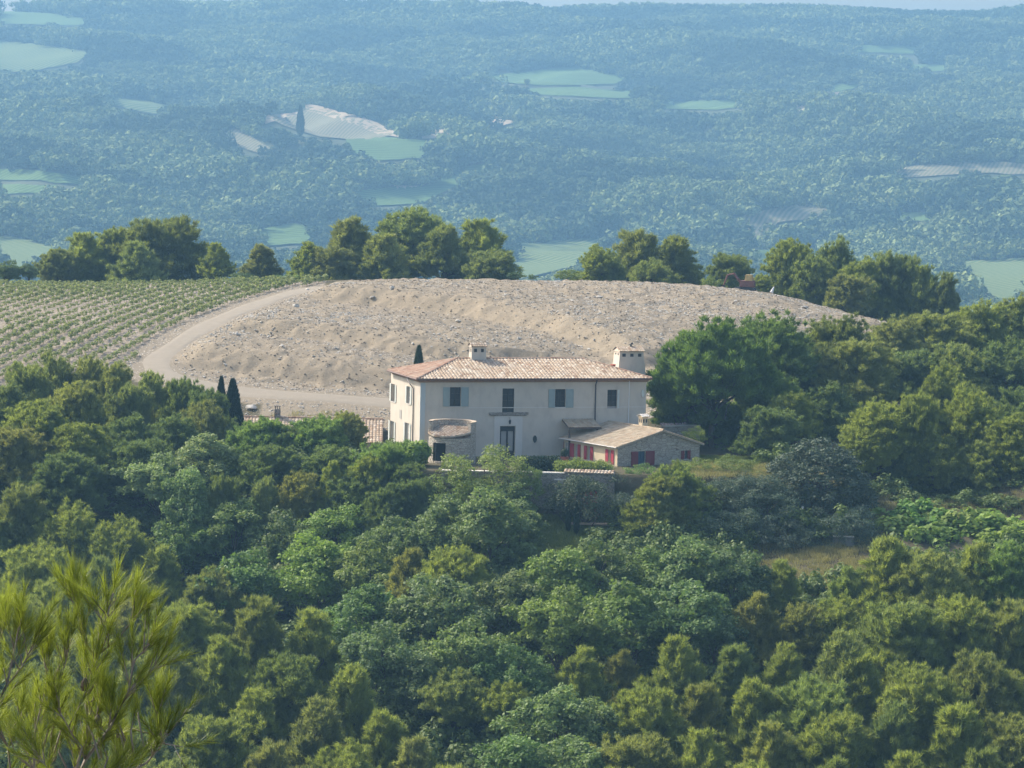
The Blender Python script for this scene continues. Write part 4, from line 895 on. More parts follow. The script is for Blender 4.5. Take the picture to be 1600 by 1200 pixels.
def tree(kind, px, py, w, Y=None, tint=None, label=None, group=None, hr=None, vi=None):
    vk = 'oak' if kind == 'pale' else kind
    i = TR.randrange(12) if vi is None else vi; cm_, tm, Hc, Wc = getvar(vk, i)
    if Y is None:   # slope tree: find the distance where ground and a tree of natural height meet this crown top
        Y = 208.
        while Y < 290:
            p = at(px, py, Y); wm = w*Y/FPX; h = p[2]-G(p[0], p[1])
            if h <= wm*(hr or {'pine': 1.1, 'pineflat': 1.05, 'pineyoung': 1.3, 'oak': 1.05, 'airy': 1.0, 'olive': .9, 'bush': .8}.get(vk, 1.1)): break
            Y += 1.
    p = at(px, py, Y); z = G(p[0], Y); wm = w*Y/FPX; h = max(.8, p[2]-z)
    if vk not in ('cypress', 'bush') and h/Hc < .82*wm/Wc: h2 = min(.82*wm/Wc*Hc, h+3.2); z -= h2-h; h = h2
    nm = NAME[kind]; e = empty(nm, (p[0], Y, z), 0, label, CATN[nm], group)
    rz_ = TR.uniform(0, 6.28); sx_ = wm/Wc; sz_ = h/Hc
    c = bpy.data.objects.new('crown', cm_); link(c, e); c.rotation_euler = (0, 0, rz_); c.scale = (sx_, sx_, sz_)
    if tint is None: k = TR.uniform(.85, 1.15); tint = (k*TR.uniform(.92, 1.1), k, k*TR.uniform(.85, 1.1))
    if kind == 'pale': tint = tuple(a*b_ for a, b_ in zip(tint, (1.6, 1.45, 1.9)))
    tint = (tint[0], tint[1], min(tint[2], 1.08 if kind != 'pale' else 1.9)); c.color = (*tint, 1)
    t = bpy.data.objects.new('trunk', tm); link(t, e); t.rotation_euler = c.rotation_euler; t.scale = c.scale
    TREES.append((e, kind, px, py, w, Y, h)); return e
LT = (1.25, 1.2, 1.0); DK = (.72, .82, .9); YL = (1.15, 1.14, .85); BR = (1.12, .98, .9); GN = (.85, 1.05, .9)
#LIST
ROWS = [
# skyline behind the vineyard and the ploughed mound: kind, px, top, width, Y, tint
('skyline', [('oak',12,404,60,408,DK),('oak',45,410,40,408,DK),('pine',88,384,75,420,None),('pine',135,358,110,424,YL),('pine',185,350,100,428,None),('pine',262,331,165,424,None),('pine',215,372,100,416,None),('pine',338,376,62,416,YL),('bush',375,425,40,408,DK),('pineyoung',408,377,78,418,None),('bush',450,430,40,408,GN),
  ('pine',486,374,80,416,YL),('pine',548,332,125,422,None),('pine',520,380,90,414,None),('pine',642,318,140,426,None),('pine',600,360,110,416,None),('pine',695,345,100,418,None),('pine',752,336,130,422,YL),('pine',770,385,100,412,None),('bush',806,424,36,408,DK),('bush',832,428,16,406,DK),
  ('bush',888,420,50,412,YL),('pine',940,378,90,416,YL),('pine',1000,353,130,422,None),('pine',1055,362,110,420,None),('pine',1020,400,80,410,None),('pine',1138,392,82,414,None),('bush',1112,430,36,404,YL),
  ('pine',1190,425,50,406,YL),('pine',1238,368,95,412,YL),('pine',1305,362,95,412,None),('pine',1275,395,80,404,None),('pine',1345,395,105,402,YL),('pine',1395,386,110,404,None),('pine',1445,408,95,402,None),('pine',1478,420,70,400,None),('pine',1325,425,80,396,None)]),
('right grove', [('pineflat',1118,488,190,311,(.66,.86,.62)),('pineflat',1185,478,180,322,(.7,.85,.7)),('pine',1120,620,110,314,(.7,.85,.7)),('pine',1070,560,120,312,(.75,.9,.7)),('pine',1200,560,130,313,(.9,1.05,.8)),('pine',1308,482,130,328,None),('pine',1340,520,140,322,None),('pine',1398,488,110,345,None),('pine',1270,540,120,326,DK),
  ('pine',1455,478,140,352,None),('pine',1530,462,150,356,YL),('pine',1590,452,120,358,(1.1,1.1,1.1)),('pine',1420,540,140,335,DK),('pine',1500,530,150,335,None),('pine',1585,520,150,335,DK),('pine',1600,600,130,316,DK),('pine',1480,560,90,322,YL),
  ('pine',1240,606,85,306,YL),('pine',1290,590,130,316,DK),('pine',1375,618,125,299,YL),('pine',1430,605,110,300,YL),('pine',1520,592,135,301,YL),('pine',1590,640,110,297,YL),('pine',1350,660,90,297,YL),('pine',1200,630,100,302,DK),('pine',1550,680,110,297,None),('pine',1410,690,110,299,DK),('pine',1500,700,120,299,DK),('pine',1580,710,110,299,None),('pine',1460,670,110,298,None)]),
('garden', [('dome',1278,682,185,289,(.62,.68,.62)),('olive',1175,735,130,285,(.62,.72,.62)),('olive',1120,745,110,286.,(.62,.74,.55)),('olive',1222,800,115,282,(.68,.74,.72)),('olive',1322,788,125,283,(.62,.74,.68)),('olive',1270,822,70,281,(.6,.7,.6)),
  ('olive',918,736,150,284.5,(.50,.56,.42)),('olive',985,765,100,283,(.5,.6,.55)),('pine',1058,716,120,283,(1.,1.05,.9)),('pine',1015,760,110,281,YL),('airy',1000,722,60,289,(.9,1.1,.9)),('airy',1085,712,70,290.5,(1.2,1.15,.9)),('pine',1030,740,110,281,None),('airy',1150,708,80,290,(1.,1.,.9)),('olive',1145,790,110,281,(.6,.72,.6)),('olive',1200,760,110,283,(.62,.74,.66)),
  ('airy',756,690,150,285.6,(1.25,1.2,1.2)),('airy',715,730,100,285,(1.1,1.15,1.)),('airy',825,725,60,285.5,(1.,1.05,1.)),('pale',705,768,120,282,(.6,.7,.55)),('oak',790,750,100,282.5,(.95,1.,1.)),('pine',655,742,80,285,DK),('pine',610,750,100,284,DK),('fig',648,686,58,291,None),('airy',895,712,62,288.6,YL),('airy',935,716,60,288.6,YL),('cypress',655,537,32,316,None),('cypress',346,585,28,312,DK),('cypress',364,589,42,311,DK),
  ('cypress',888.5,779,10,282.6,(.9,1.,.9)),('cypress',901.5,782,11,282.2,(.9,1.,.9)),('airy',1084,664,44,303,(1.6,1.5,1.3)),
  ('fig',1400,794,117,286,None),('fig',1440,779,104,287,(.7,.85,.8)),('fig',1480,789,117,287,None),('fig',1530,794,117,286,None),('fig',1580,802,117,286,None),('fig',1450,809,117,284,None),('fig',1560,809,117,284,None),('fig',1620,806,117,284,None)]),
('left grove', [('pine',325,600,80,307,DK),('pine',348,645,80,304,DK),('pine',40,560,90,316,None),('pine',88,540,100,318,None),('pine',140,548,80,318,None),('pine',180,560,75,316,None),('pine',240,574,85,312,None),('pine',290,582,90,310,None),('pine',205,590,80,308,None),('pine',10,590,90,306,None),('pine',120,590,110,304,None),('pine',320,620,90,303,None),
  ('pine',60,620,120,300,YL),('pine',200,640,110,300,DK),('pine',270,640,110,300,DK),('pine',130,655,110,296,YL),('pine',20,660,120,294,BR),('pine',225,680,110,295,DK),('pale',315,672,105,296,None),('pale',250,700,125,292,(.85,.95,.85)),('pale',290,725,90,288,(.7,.85,.7)),
  ('pine',398,646,115,299,GN),('pine',425,650,95,300.5,GN),('pine',450,660,100,300,DK),('pine',500,645,110,300,GN),('pine',540,638,75,302,None),('pine',430,690,110,294,DK),('pine',520,690,130,295,DK),('pine',618,684,120,291,GN),('pine',585,705,80,289,YL),('pineyoung',415,738,75,288,None),('pineyoung',518,715,60,289,YL),('pine',470,730,80,289,BR),('pine',350,735,70,288,None),('pine',560,735,110,288,DK),('pine',640,730,70,288,DK),('pine',100,700,130,291,DK)]),
('slope', [('pine',30,750,130,None,None),('oak',370,775,110,None,(1.,1.05,.9)),('pine',110,775,120,None,YL),('pine',-10,800,110,None,None),('pine',190,800,120,None,YL),('oak',290,800,100,None,(.95,1.1,.9)),('oak',440,790,120,None,None),('oak',525,785,110,None,(1.05,1.2,.8)),('pale',700,775,110,None,(.62,.72,.58)),('oak',770,758,120,None,(1.,1.05,1.15)),('pale',630,800,110,None,(.6,.7,.55)),('oak',820,790,70,None,(.85,.9,.9)),
  ('oak',500,830,130,None,(1.15,1.3,.75)),('oak',580,840,110,None,YL),('pine',60,840,130,None,YL),('pine',160,860,120,None,None),('pine',250,845,110,None,YL),('oak',380,850,130,None,GN),('pine',330,880,110,None,None),('pale',445,870,85,None,(.95,.95,.9)),('pine',640,850,110,None,BR),('pine',720,846,120,None,YL),('oak',870,850,120,None,(1.1,1.2,.9)),('oak',940,835,120,None,None),('oak',1010,850,110,None,(1.05,1.15,.95)),('oak',1090,835,130,None,(.9,1.,1.05)),('oak',1150,860,110,None,DK),('pine',1055,790,100,286,YL),
  ('oak',680,895,130,None,(.95,1.,1.3)),('oak',570,905,120,None,GN),('oak',600,960,130,None,(.85,.95,1.2)),('oak',800,890,110,None,None),('oak',880,905,140,None,(1.1,1.15,.8)),('oak',980,900,140,None,(1.0,1.1,.85)),('oak',1070,905,130,None,(.85,1.,1.)),('pine',1225,870,90,None,YL),('pine',1330,880,100,None,None),('pine',1390,828,140,None,YL),('pine',1450,850,130,None,None),('pine',1530,838,120,None,YL),('pine',1590,840,130,None,GN),('pine',1180,920,110,None,BR),('pine',1255,935,100,None,None),('pine',1310,925,110,None,YL),
  ('pine',90,900,120,None,YL),('pine',200,930,120,None,BR),('pine',290,930,130,None,YL),('pine',400,925,130,None,None),('pine',490,945,120,None,YL),('oak',720,960,130,None,(1.15,1.2,1.4)),('oak',650,1010,110,None,(.9,.95,1.1)),('oak',810,1000,110,None,GN),('pine',910,1005,110,None,YL),('pine',970,1010,90,None,BR),('pine',1060,985,130,None,YL),('oak',1120,960,100,None,DK),('pineyoung',1150,1000,100,None,None),('pine',1230,1000,110,None,YL),('pine',1320,975,140,None,None),('pine',1410,930,150,None,None),('pine',1500,920,140,None,YL),('pine',1580,930,140,None,None),('pineyoung',1400,990,110,None,YL),
  ('pine',350,985,130,None,YL),('pine',450,1010,130,None,None),('pine',550,1030,130,None,YL),('pine',270,1010,120,None,None),('pineyoung',400,1070,110,None,YL),('pine',500,1080,140,None,None),('pine',600,1100,130,None,YL),('pineflat',710,1040,110,None,None),('pineflat',790,1060,100,None,YL),('oak',870,1070,130,None,(1.,1.1,1.2)),('oak',940,1090,110,None,(1.,1.05,1.1)),('pine',1010,1060,130,None,YL),('pine',1100,1060,120,None,None),('pineyoung',1180,1050,130,None,YL),('pine',1270,1050,140,None,None),('pineyoung',1340,1010,120,None,YL),('pine',1440,1030,150,None,YL),('pine',1540,1010,150,None,None),('pine',1600,1040,120,None,YL),
  ('pine',330,1110,130,None,YL),('pine',420,1150,140,None,None),('pine',540,1150,140,None,YL),('pine',650,1140,130,None,None),('oak',800,1140,130,None,GN),('oak',890,1150,130,None,(1.,1.1,1.15)),('pine',1000,1140,130,None,None),('pine',1100,1130,140,None,YL),('pine',1210,1120,140,None,None),('pine',1310,1100,140,None,YL),('pine',1400,1090,140,None,None),('pine',1500,1090,150,None,YL),('pine',1590,1110,140,None,None),
  ('pine',210,1020,120,None,None),('pine',120,980,120,None,None),('pine',30,920,120,None,None),('pine',200,1110,130,None,None),('pine',60,1030,130,None,None),('pine',90,1120,130,None,None),('pine',1180,1180,140,None,YL),('pine',1300,1175,140,None,None),('pine',1420,1165,150,None,YL),('pine',1540,1160,140,None,None),('pine',260,1180,140,None,None),('pine',700,1190,140,None,YL),('pine',850,1200,130,None,None),('pine',960,1195,130,None,YL),('pine',1070,1200,130,None,None)]),
]
TONE = lambda t: '' if t is None else 'yellowish ' if t is YL else 'dark ' if t is DK else 'brownish ' if t is BR else 'deep green ' if t is GN else ''
FIXED = {('cypress',655):'small dark round topped cypress rising behind the villa roof ridge', ('cypress',346):'slim dark cypress, left one of the pair beside the left grove', ('cypress',364):'wide dark cypress, right one of the pair beside the left grove',
 ('cypress',888.5):'narrow clipped cypress, left one of two against the retaining wall', ('cypress',901.5):'narrow clipped cypress, right one of two against the retaining wall', ('dome',1278):'large rounded grey green holm oak right of the annex', ('olive',918):'grey olive tree with bare forked trunk before the tiled garden wall',
 ('pineflat',1118):'big bright green umbrella pine touching the right side of the villa', ('airy',756):'loose airy grey green tree in front of the villa door and turret', ('fig',648):'bright green leafy fig squeezed between the dark pine and the turret', ('olive',1322):'silvery olive tree above the short concrete wall', ('olive',1222):'pale silvery olive tree left of the dirt path', ('pineyoung',408):'small lone cone shaped pine in the skyline gap over the vineyard'}
WHERE = {'skyline': 'on the skyline behind the ploughed mound', 'right grove': 'in the dense grove right of the villa', 'garden': 'in the villa garden', 'left grove': 'in the dark grove left of the villa', 'slope': 'on the wooded slope below the villa'}
ORD = ['leftmost','second','third','fourth','fifth','sixth','seventh','eighth','ninth','tenth','eleventh','twelfth','thirteenth','fourteenth','fifteenth','sixteenth','seventeenth','eighteenth','nineteenth','twentieth']
made = []
for row, L_ in ROWS:
    for kind, px, py, w, Y, tn in L_:
        if row == 'skyline' and kind == 'pine':
            w = w*1.08
            if TR.random() < .35: kind = 'pineyoung'
        if row == 'slope' and kind == 'pine' and TR.random() < .5: kind = 'pineyoung'; w = w*.95
        if row in ('left grove', 'slope', 'right grove'): w = w*(1.28 if row == 'slope' and kind != 'pineyoung' else 1.16)
        e = tree(kind, px, py, w, Y, tn, group={'skyline': 'trees on the skyline', 'right grove': 'pines of the right grove', 'garden': None, 'left grove': 'trees of the left grove', 'slope': 'trees on the wooded slope'}[row])
        band = '' if row != 'slope' else ('highest' if py < 818 else 'second' if py < 900 else 'third' if py < 980 else 'fourth' if py < 1065 else 'fifth' if py < 1145 else 'lowest')
        made.append((row, band, kind, px, py, tn, e))
import itertools
def part(m_):
    row, px = m_[0], m_[3]
    if row == 'skyline': return 'in the skyline clump behind the vineyard' if px < 385 else 'in the middle skyline clump behind the ploughed mound' if px < 850 else 'in the lone skyline clump right of middle' if px < 1180 else 'in the right end clump of the skyline'
    if row == 'slope': return f"in {m_[1]} slope row below villa, {'left' if px < 530 else 'central' if px < 1070 else 'right'} third"
    if row == 'left grove': return 'in upper half of left grove' if m_[4] < 645 else 'in lower half of left grove'
    if row == 'right grove': return 'along the top of the right grove' if m_[4] < 545 else 'in the lower right grove'
    return WHERE[row]
keyf = lambda m_: (part(m_), CATN[NAME[m_[2]]])
for k_, g_ in itertools.groupby(sorted(made, key=lambda m_: (keyf(m_), m_[3])), key=keyf):
    g_ = list(g_)
    for i, (row, band, kind, px, py, tn, e) in enumerate(g_):
        if (kind, px) in FIXED: e['label'] = FIXED[(kind, px)]; continue
        nm = CATN[NAME[kind]] if kind != 'pale' else 'silvery tree'; nm = nm if kind != 'airy' else 'leafy garden tree'
        pos = 'only' if len(g_) == 1 else ORD[i] + ('' if i == 0 else ' from left')
        wh = part(g_[i])
        e['label'] = f'{TONE(tn)}{nm}, {pos} {wh}'
print('trees', len(TREES), 'tree Y', min(t[5] for t in TREES), sorted(round(t[6], 1) for t in TREES)[:5], sorted(round(t[6], 1) for t in TREES)[-5:])
# ------------------------------------------------------------------ undergrowth between the trees (nobody could count it)
def tuft_src(name, mat, n, h, w, quad, seed, ls):
    rs = np.random.RandomState(seed)
    if quad:
        V = []; T = []
        for i in range(9):
            q = rs.normal(size=3)*[w*.3, w*.3, h*.18]+[0, 0, h*.5]; g = unit(rs.normal(size=(n//9, 3))+[0, 0, .4]); V.append(leaves(q+g*rs.uniform(.15, .45, (n//9, 1))*h*.6, unit(g+rs.normal(size=g.shape)*.5+[0, 0, .4]), ls, rs, .7)); T.append(np.clip(rs.rand()*.5+rs.rand(len(g))*.5, 0, 1))
        V = np.concatenate(V); T = np.concatenate(T); F_ = np.arange(len(V)).reshape(-1, 4)
    else:
        a = rs.rand(n)*6.28; r = np.sqrt(rs.rand(n))*w*.5; V = blades(np.c_[np.cos(a)*r, np.sin(a)*r, np.zeros(n)], unit(np.c_[rs.normal(size=(n, 2))*.3, np.ones(n)]), h, ls, rs); T = rs.rand(n); F_ = np.arange(len(V)).reshape(-1, 3)
    return bpy.data.objects.new(name, npmesh(name, V, F_, [mat], T))
MAT['scrub'] = foliage('scrub_leaves', (.075, .115, .03), (.19, .25, .075), .25)
MAT['drygrass'] = foliage('dry_grass', (.22, .20, .08), (.40, .36, .17), .35)
MAT['lawn'] = foliage('lawn_grass', (.12, .17, .04), (.24, .28, .08), .35)
sr = [tuft_src('bush_source', MAT['scrub'], 700, 1.3, 1.8, True, s, .16) for s in (1, 2, 3)]
rs = np.random.RandomState(5)
n = 8000; x = rs.uniform(-62, 66, n); y = rs.uniform(212, 305, n)
k = ~((x > -10) & (x < 22) & (y > 286)) & ~((x > 1) & (x < 9) & (y > 272)) & ~((polydist(x, y, [(23, 279), (31, 279.5)]) < 3.0)) & ~((x > 19) & (x < 30) & (y > 268) & (y < 281)) & ~((x > 14) & (x < 23) & (y > 286))
k &= ~((x > 14) & (y > 286) & (rs.rand(n) < .7)) & ~((x > 27) & (y > 277) & (y < 290))
x, y = x[k], y[k]; n = len(x); s = rs.uniform(.6, 1.5, n)
scatter('undergrowth', np.c_[x, y, ground(x, y)-.15], rs.uniform(0, 6.28, n).astype(np.float32), np.c_[s*1.5, s*1.5, s*rs.uniform(.8, 1.9, n)*np.where(y < 284, 1, .6)], rs.randint(0, 3, n).astype(np.int32), sr)
gs = [tuft_src('grass_source', MAT['lawn'], 60, .18, .9, False, 9, .03), tuft_src('grass_source', MAT['drygrass'], 50, .35, .9, False, 10, .03)]
P_ = []
for x0, x1, y0, y1, m_, kk in ((1, 8.6, 272.5, 286, 1500, 0), (14.5, 23, 292, 304, 900, 0), (17, 32, 266, 284, 900, 1), (22, 60, 284, 300, 900, 1), (14, 24, 286, 296, 400, 1), (-24, -16, 316, 322, 60, 1)):
    xx = rs.uniform(x0, x1, m_); yy = rs.uniform(y0, y1, m_); P_.append(np.c_[xx, yy, ground(xx, yy), np.full(m_, kk)])
P_ = np.concatenate(P_); s = rs.uniform(.7, 1.5, len(P_))
scatter('grass', P_[:, :3], rs.uniform(0, 6, len(P_)).astype(np.float32), np.c_[s, s, s], P_[:, 3].astype(np.int32), gs)
# ------------------------------------------------------------------ stones: the big ones are things, the gravel is one mass
MAT['rock'] = plain('limestone', (.50, .465, .40), .9, .25, 3, .2, bstr=.4)
MAT['rockg'] = plain('grey_limestone', (.42, .39, .34), .9, .3, 3, .2, bstr=.4)
def rockmesh(name, seed, mat, flat=.55):
    rs = np.random.RandomState(seed); bm = bmesh.new(); bmesh.ops.create_icosphere(bm, subdivisions=2, radius=1)
    pl = unit(rs.normal(size=(9, 3)))
    for v in bm.verts:
        c = np.array(v.co)
        for q in pl:
            d = c@q
            if d > .62: c = c-q*(d-.62)
        v.co = Vector(c*np.array([1, .75, flat])*(1+.05*rs.normal()))
    me = bpy.data.meshes.new(name); bm.to_mesh(me); bm.free(); me.materials.append(mat); return me
RM = [rockmesh('rock', i, MAT['rock'] if i % 2 else MAT['rockg'], .45+.1*(i % 3)) for i in range(5)]
BIG = [(462, 478, 16), (371, 522, 13), (379, 518, 10), (441, 540, 11), (582, 467, 13), (716, 502, 13), (811, 528, 9), (686, 522, 8), (645, 537, 8), (789, 455, 9), (937, 464, 12), (918, 466, 9), (966, 468, 9), (1258, 480, 12), (392, 640, 22), (545, 655, 9), (510, 644, 10), (352, 575, 8), (300, 585, 8), (920, 545, 8), (905, 560, 9), (630, 598, 8), (700, 545, 7), (612, 450, 12), (480, 452, 9)]
sz_words = lambda w: 'large' if w > 14 else 'pale' if w > 10 else 'small pale'
def yhit(px, py):
    best = None
    for Y_ in np.arange(312, 408, .4):
        p = at(px, py, Y_)
        if p[2] <= G(p[0], Y_): return p[0], Y_
    p = at(px, py, Yof(py)); return p[0], Yof(py)
cnt = {}; BL = []
for px, py, w in sorted(BIG):
    wh = 'near the track corner' if px < 400 and py < 600 else 'on the stony foot of the mound' if py > 590 else 'near the mound crest' if py < 486 else 'on the middle banks of the mound'
    cnt[wh] = cnt.get(wh, 0)+1; BL.append((px, py, w, wh, cnt[wh]-1))
for i, (px, py, w, wh, oi_) in enumerate(BL):
    X_, Y_ = yhit(px, py+2); z = G(X_, Y_); r = w*Y_/FPX/2
    o = bpy.data.objects.new('boulder', RM[i % 5]); link(o); o.location = (X_, Y_, z+r*.25); o.scale = (r, r, r*.9); o.rotation_euler = (RN.uniform(-.3, .3), RN.uniform(-.3, .3), RN.uniform(0, 6))
    tag(o, f'{sz_words(w)} limestone boulder, {ORD[oi_]} {wh}' + (' from the left' if oi_ else ''), 'boulder', 'loose boulders on the ploughed mound')
rs = np.random.RandomState(8); n = 110000
x = rs.uniform(-45, 64, n); y = rs.uniform(317, 404, n)
md = inpoly(x, y, MOUND) | ((y > 317) & (y < 326) & (x > -26) & (x < 30)); vd = inpoly(x, y, MV)
dn = vnoise(x, y, 6, 50)*vnoise(x, y, 17, 51)*3
gz = ground(x, y); gr = np.abs(ground(x, y+.6)-gz)/.6
k = ((md & (rs.rand(n) < dn*(1-.75*sstep(.16, .3, gr)))) | (vd & (rs.rand(n) < .25)) | (md & (y < 330) & (rs.rand(n) < .8))) & (polydist(x, y, TRACK) > 1.8)
x, y, z = x[k], y[k], gz[k]; n = len(x); s = .04+.13*rs.rand(n)**4
src = [bpy.data.objects.new('stone_source', RM[i]) for i in range(5)]
scatter('stones', np.c_[x, y, z+.02], rs.uniform(0, 6, n).astype(np.float32), np.c_[s*1.2, s, s], rs.randint(0, 5, n).astype(np.int32), src)
# dark clods and dry tufts give the ploughed soil its grain
MAT['clod'] = plain('soil_clod', (.20, .16, .115), .95, .35, 4, .1, bstr=.5)
cs = [bpy.data.objects.new('clod_source', rockmesh('clod', 20+i, MAT['clod'], .6)) for i in range(3)]
n = 30000; x = rs.uniform(-45, 64, n); y = rs.uniform(317, 404, n); k = inpoly(x, y, MOUND) & (polydist(x, y, TRACK) > 1.8); x, y = x[k], y[k]; n = len(x); s = .05+.11*rs.rand(n)**3
scatter('soil_clods', np.c_[x, y, ground(x, y, True)+.01], rs.uniform(0, 6, n).astype(np.float32), np.c_[s, s, s], rs.randint(0, 3, n).astype(np.int32), cs)
# ------------------------------------------------------------------ vineyard: rows of young vines
MAT['vineleaf'] = foliage('vine_leaves', (.18, .21, .08), (.31, .345, .14), .4)
MAT['post'] = plain('grey_post', (.33, .30, .26), .85, .2, 20)
def vinemesh(seed):
    rs = np.random.RandomState(seed); V = []; 
    for i in range(5):
        q = np.array([rs.normal()*.13, rs.normal()*.10, .25+.52*rs.rand()]); g = unit(rs.normal(size=(16, 3)))
        V.append(leaves(q+g*.15, unit(g+rs.normal(size=g.shape)*.5+[0, 0, .3]), .15, rs, .85))
    V = np.concatenate(V); F_ = np.arange(len(V)).reshape(-1, 4)
    st = MB().tube([(0, 0, -.1), (.02, 0, .3), (-.01, .01, .6)], [.025, .02, .012], 5); k = len(V)
    V2 = np.concatenate([V, np.array(st.v)]); F2 = [F_, np.array([f for f in st.f if len(f) == 4])+k]
    return npmesh('vine', V2, F2, [MAT['vineleaf'], MAT['post']], list(rs.rand(len(F_)))+[.3]*len(F2[1]), midx=[0]*len(F_)+[1]*len(F2[1]))
VM = [vinemesh(i) for i in range(4)]
A0 = np.array(at(236, 556, Yof(556))[:2]); A1 = np.array(at(487, 447, Yof(449))[:2]); dv = (A1-A0)/np.linalg.norm(A1-A0); nv = np.array([-dv[1], dv[0]])
pts = []
for k in range(1, 34):
    for s_ in np.arange(-75, 70, .62):
        q = A0+nv*(1.9*k-.6)+dv*s_; pts.append((*q, k))
pts = np.array(pts); ok = inpoly(pts[:, 0], pts[:, 1], MV) & (pts[:, 1] < 402) & (polydist(pts[:, 0], pts[:, 1], TRACK) > 2.2); pts = pts[ok]
rs = np.random.RandomState(4); pts = pts[rs.rand(len(pts)) < .9]; pts[:, :2] += rs.normal(size=(len(pts), 2))*.05
z = ground(pts[:, 0], pts[:, 1]); qx, qy = proj(np.c_[pts[:, :2], z]); edge = np.interp(qx, [-50, 0, 60, 90, 130, 180, 230, 260], [560, 575, 560, 535, 545, 555, 568, 580])
vis = (qx > 0) & (qx < 1600) & (qy < edge); order = np.argsort(np.where(vis, pts[:, 1], 1e9)); lead = set(order[:300].tolist())
sc_ = .55+.5*vnoise(pts[:, 0], pts[:, 1], 16, 60)+.35*sstep(374, 388, pts[:, 1])*sstep(-40, -28, pts[:, 0])
for i in lead:
    o = bpy.data.objects.new('vine', VM[i % 4]); link(o); o.location = (pts[i, 0], pts[i, 1], z[i]); f = sc_[i]; o.scale = (f*1.25, f*1.25, f); o.rotation_euler = (0, 0, RN.uniform(0, 6)); o.color = (1, 1, 1, 1)
    tag(o, 'young green vine in the nearer rows of the stony vineyard', 'vine', 'vines in the nearer rows')
rest = np.array([i for i in range(len(pts)) if i not in lead]); vs = [bpy.data.objects.new('vine_source', m_) for m_ in VM]
f = sc_[rest]; o = scatter('vines', np.c_[pts[rest, :2], z[rest]], rs.uniform(0, 6, len(rest)).astype(np.float32), np.c_[f*1.25, f*1.25, f], (rest % 4).astype(np.int32), vs)
print('vines', len(pts))
# ------------------------------------------------------------------ small things
def digger():
    X_, Y_ = at(1166, 453, 395)[:2]; Y_ = 398.; z = G(X_, Y_)+.25
    e = empty('excavator', (X_, Y_, z), R(-12), 'rusty red and yellow digger parked on the mound crest before the pines', 'digger')
    for s in (-.75, .75):
        t = MB(); pr = [(-1.3, .25), (-1.05, .02), (1.05, .02), (1.3, .25), (1.3, .45), (1.05, .62), (-1.05, .62), (-1.3, .45)]
        n = len(pr); k = len(t.v)
        for dx in (-.2, .2): t.v += [(y_, s+dx, z_) for y_, z_ in pr]
        for i in range(n): t.f.append((i, (i+1) % n, n+(i+1) % n, n+i)); t.t.append(.5)
        t.f.append(tuple(range(n))[::-1]); t.t.append(.5); t.f.append(tuple(range(n, 2*n))); t.t.append(.5); t.build('track', MAT['iron'], e)
    yel = plain('yellow_paint', (.45, .32, .12), .5, .3, 4); rust = plain('rusty_red_paint', (.16, .07, .055), .7, .35, 5)
    MB().box((.35, 0, 1.05), (1.7, 1.5, .75), .94).build('engine_body', rust, e, bevel=.04); c = MB().box((.55, -.25, 1.75), (.9, .8, .75), .85).build('cab', yel, e, bevel=.03)
    MB().box((.09, -.25, 1.8), (.03, .55, .45)).build('cab_window', MAT['glass'], c); MB().box((.7, .45, 1.6), (.7, .5, .35), .9).build('engine_cover', yel, e)
    b_ = MB().tube([(-.4, 0, 1.1), (-1.3, 0, 2.2), (-2.0, 0, 2.0)], [.18, .15, .12], 6).build('boom', rust, e); MB().tube([(-2.0, 0, 2.05), (-2.5, 0, .75)], [.12, .09], 6).build('dipper', rust, b_)
    MB().box((-2.5, 0, .55), (.5, .7, .5), .7).build('bucket', MAT['iron'], e)
digger()
X_, _, _ = at(1207, 455, 396); e = empty('tarpaulin_post', (X_, 396, G(X_, 396)+.1), 0, 'leaning pale grey wrapped stake standing on the mound crest', 'stake')
MB().tube([(-.25, 0, 0), (-.1, 0, .7), (.15, 0, 1.35)], [.17, .22, .07], 6).build('cover', MAT['white'], e, smooth=True); MB().tube([(-.28, 0, -.3), (.2, 0, 1.5)], .03, 5).build('stake', MAT['post'], e)
# red parasol and bench corner behind the olive tree
Y_ = 285.2; p = at(924, 815, Y_); zg = G(p[0], Y_); e = empty('folded_parasol', (p[0]-.1, Y_, zg), 0, 'folded dark red parasols leaning behind the bare forked olive trunk', 'parasol')
for s in (-.38, .05, .42):
    MB().lathe([(.03, .0), (.16, .55), (.20, 1.0), (.13, 1.6), (.02, 2.0)], (s, 0, .55), 9).build('canopy', MAT['redpaint'], e, smooth=True); MB().tube([(s, 0, 0), (s, 0, .7)], .03, 5).build('pole', MAT['white'], e)
p = at(924, 821, 284.8); MB_ = MB().box((0, 0, 0), (3.6, 2.4, .12)).build('paved_patch', plain('pale_paving', (.55, .42, .30), .9, .15, 3)); MB_.location = (p[0]+.1, 284.8, G(p[0], 284.8)+.02); tag(MB_, kind='structure')
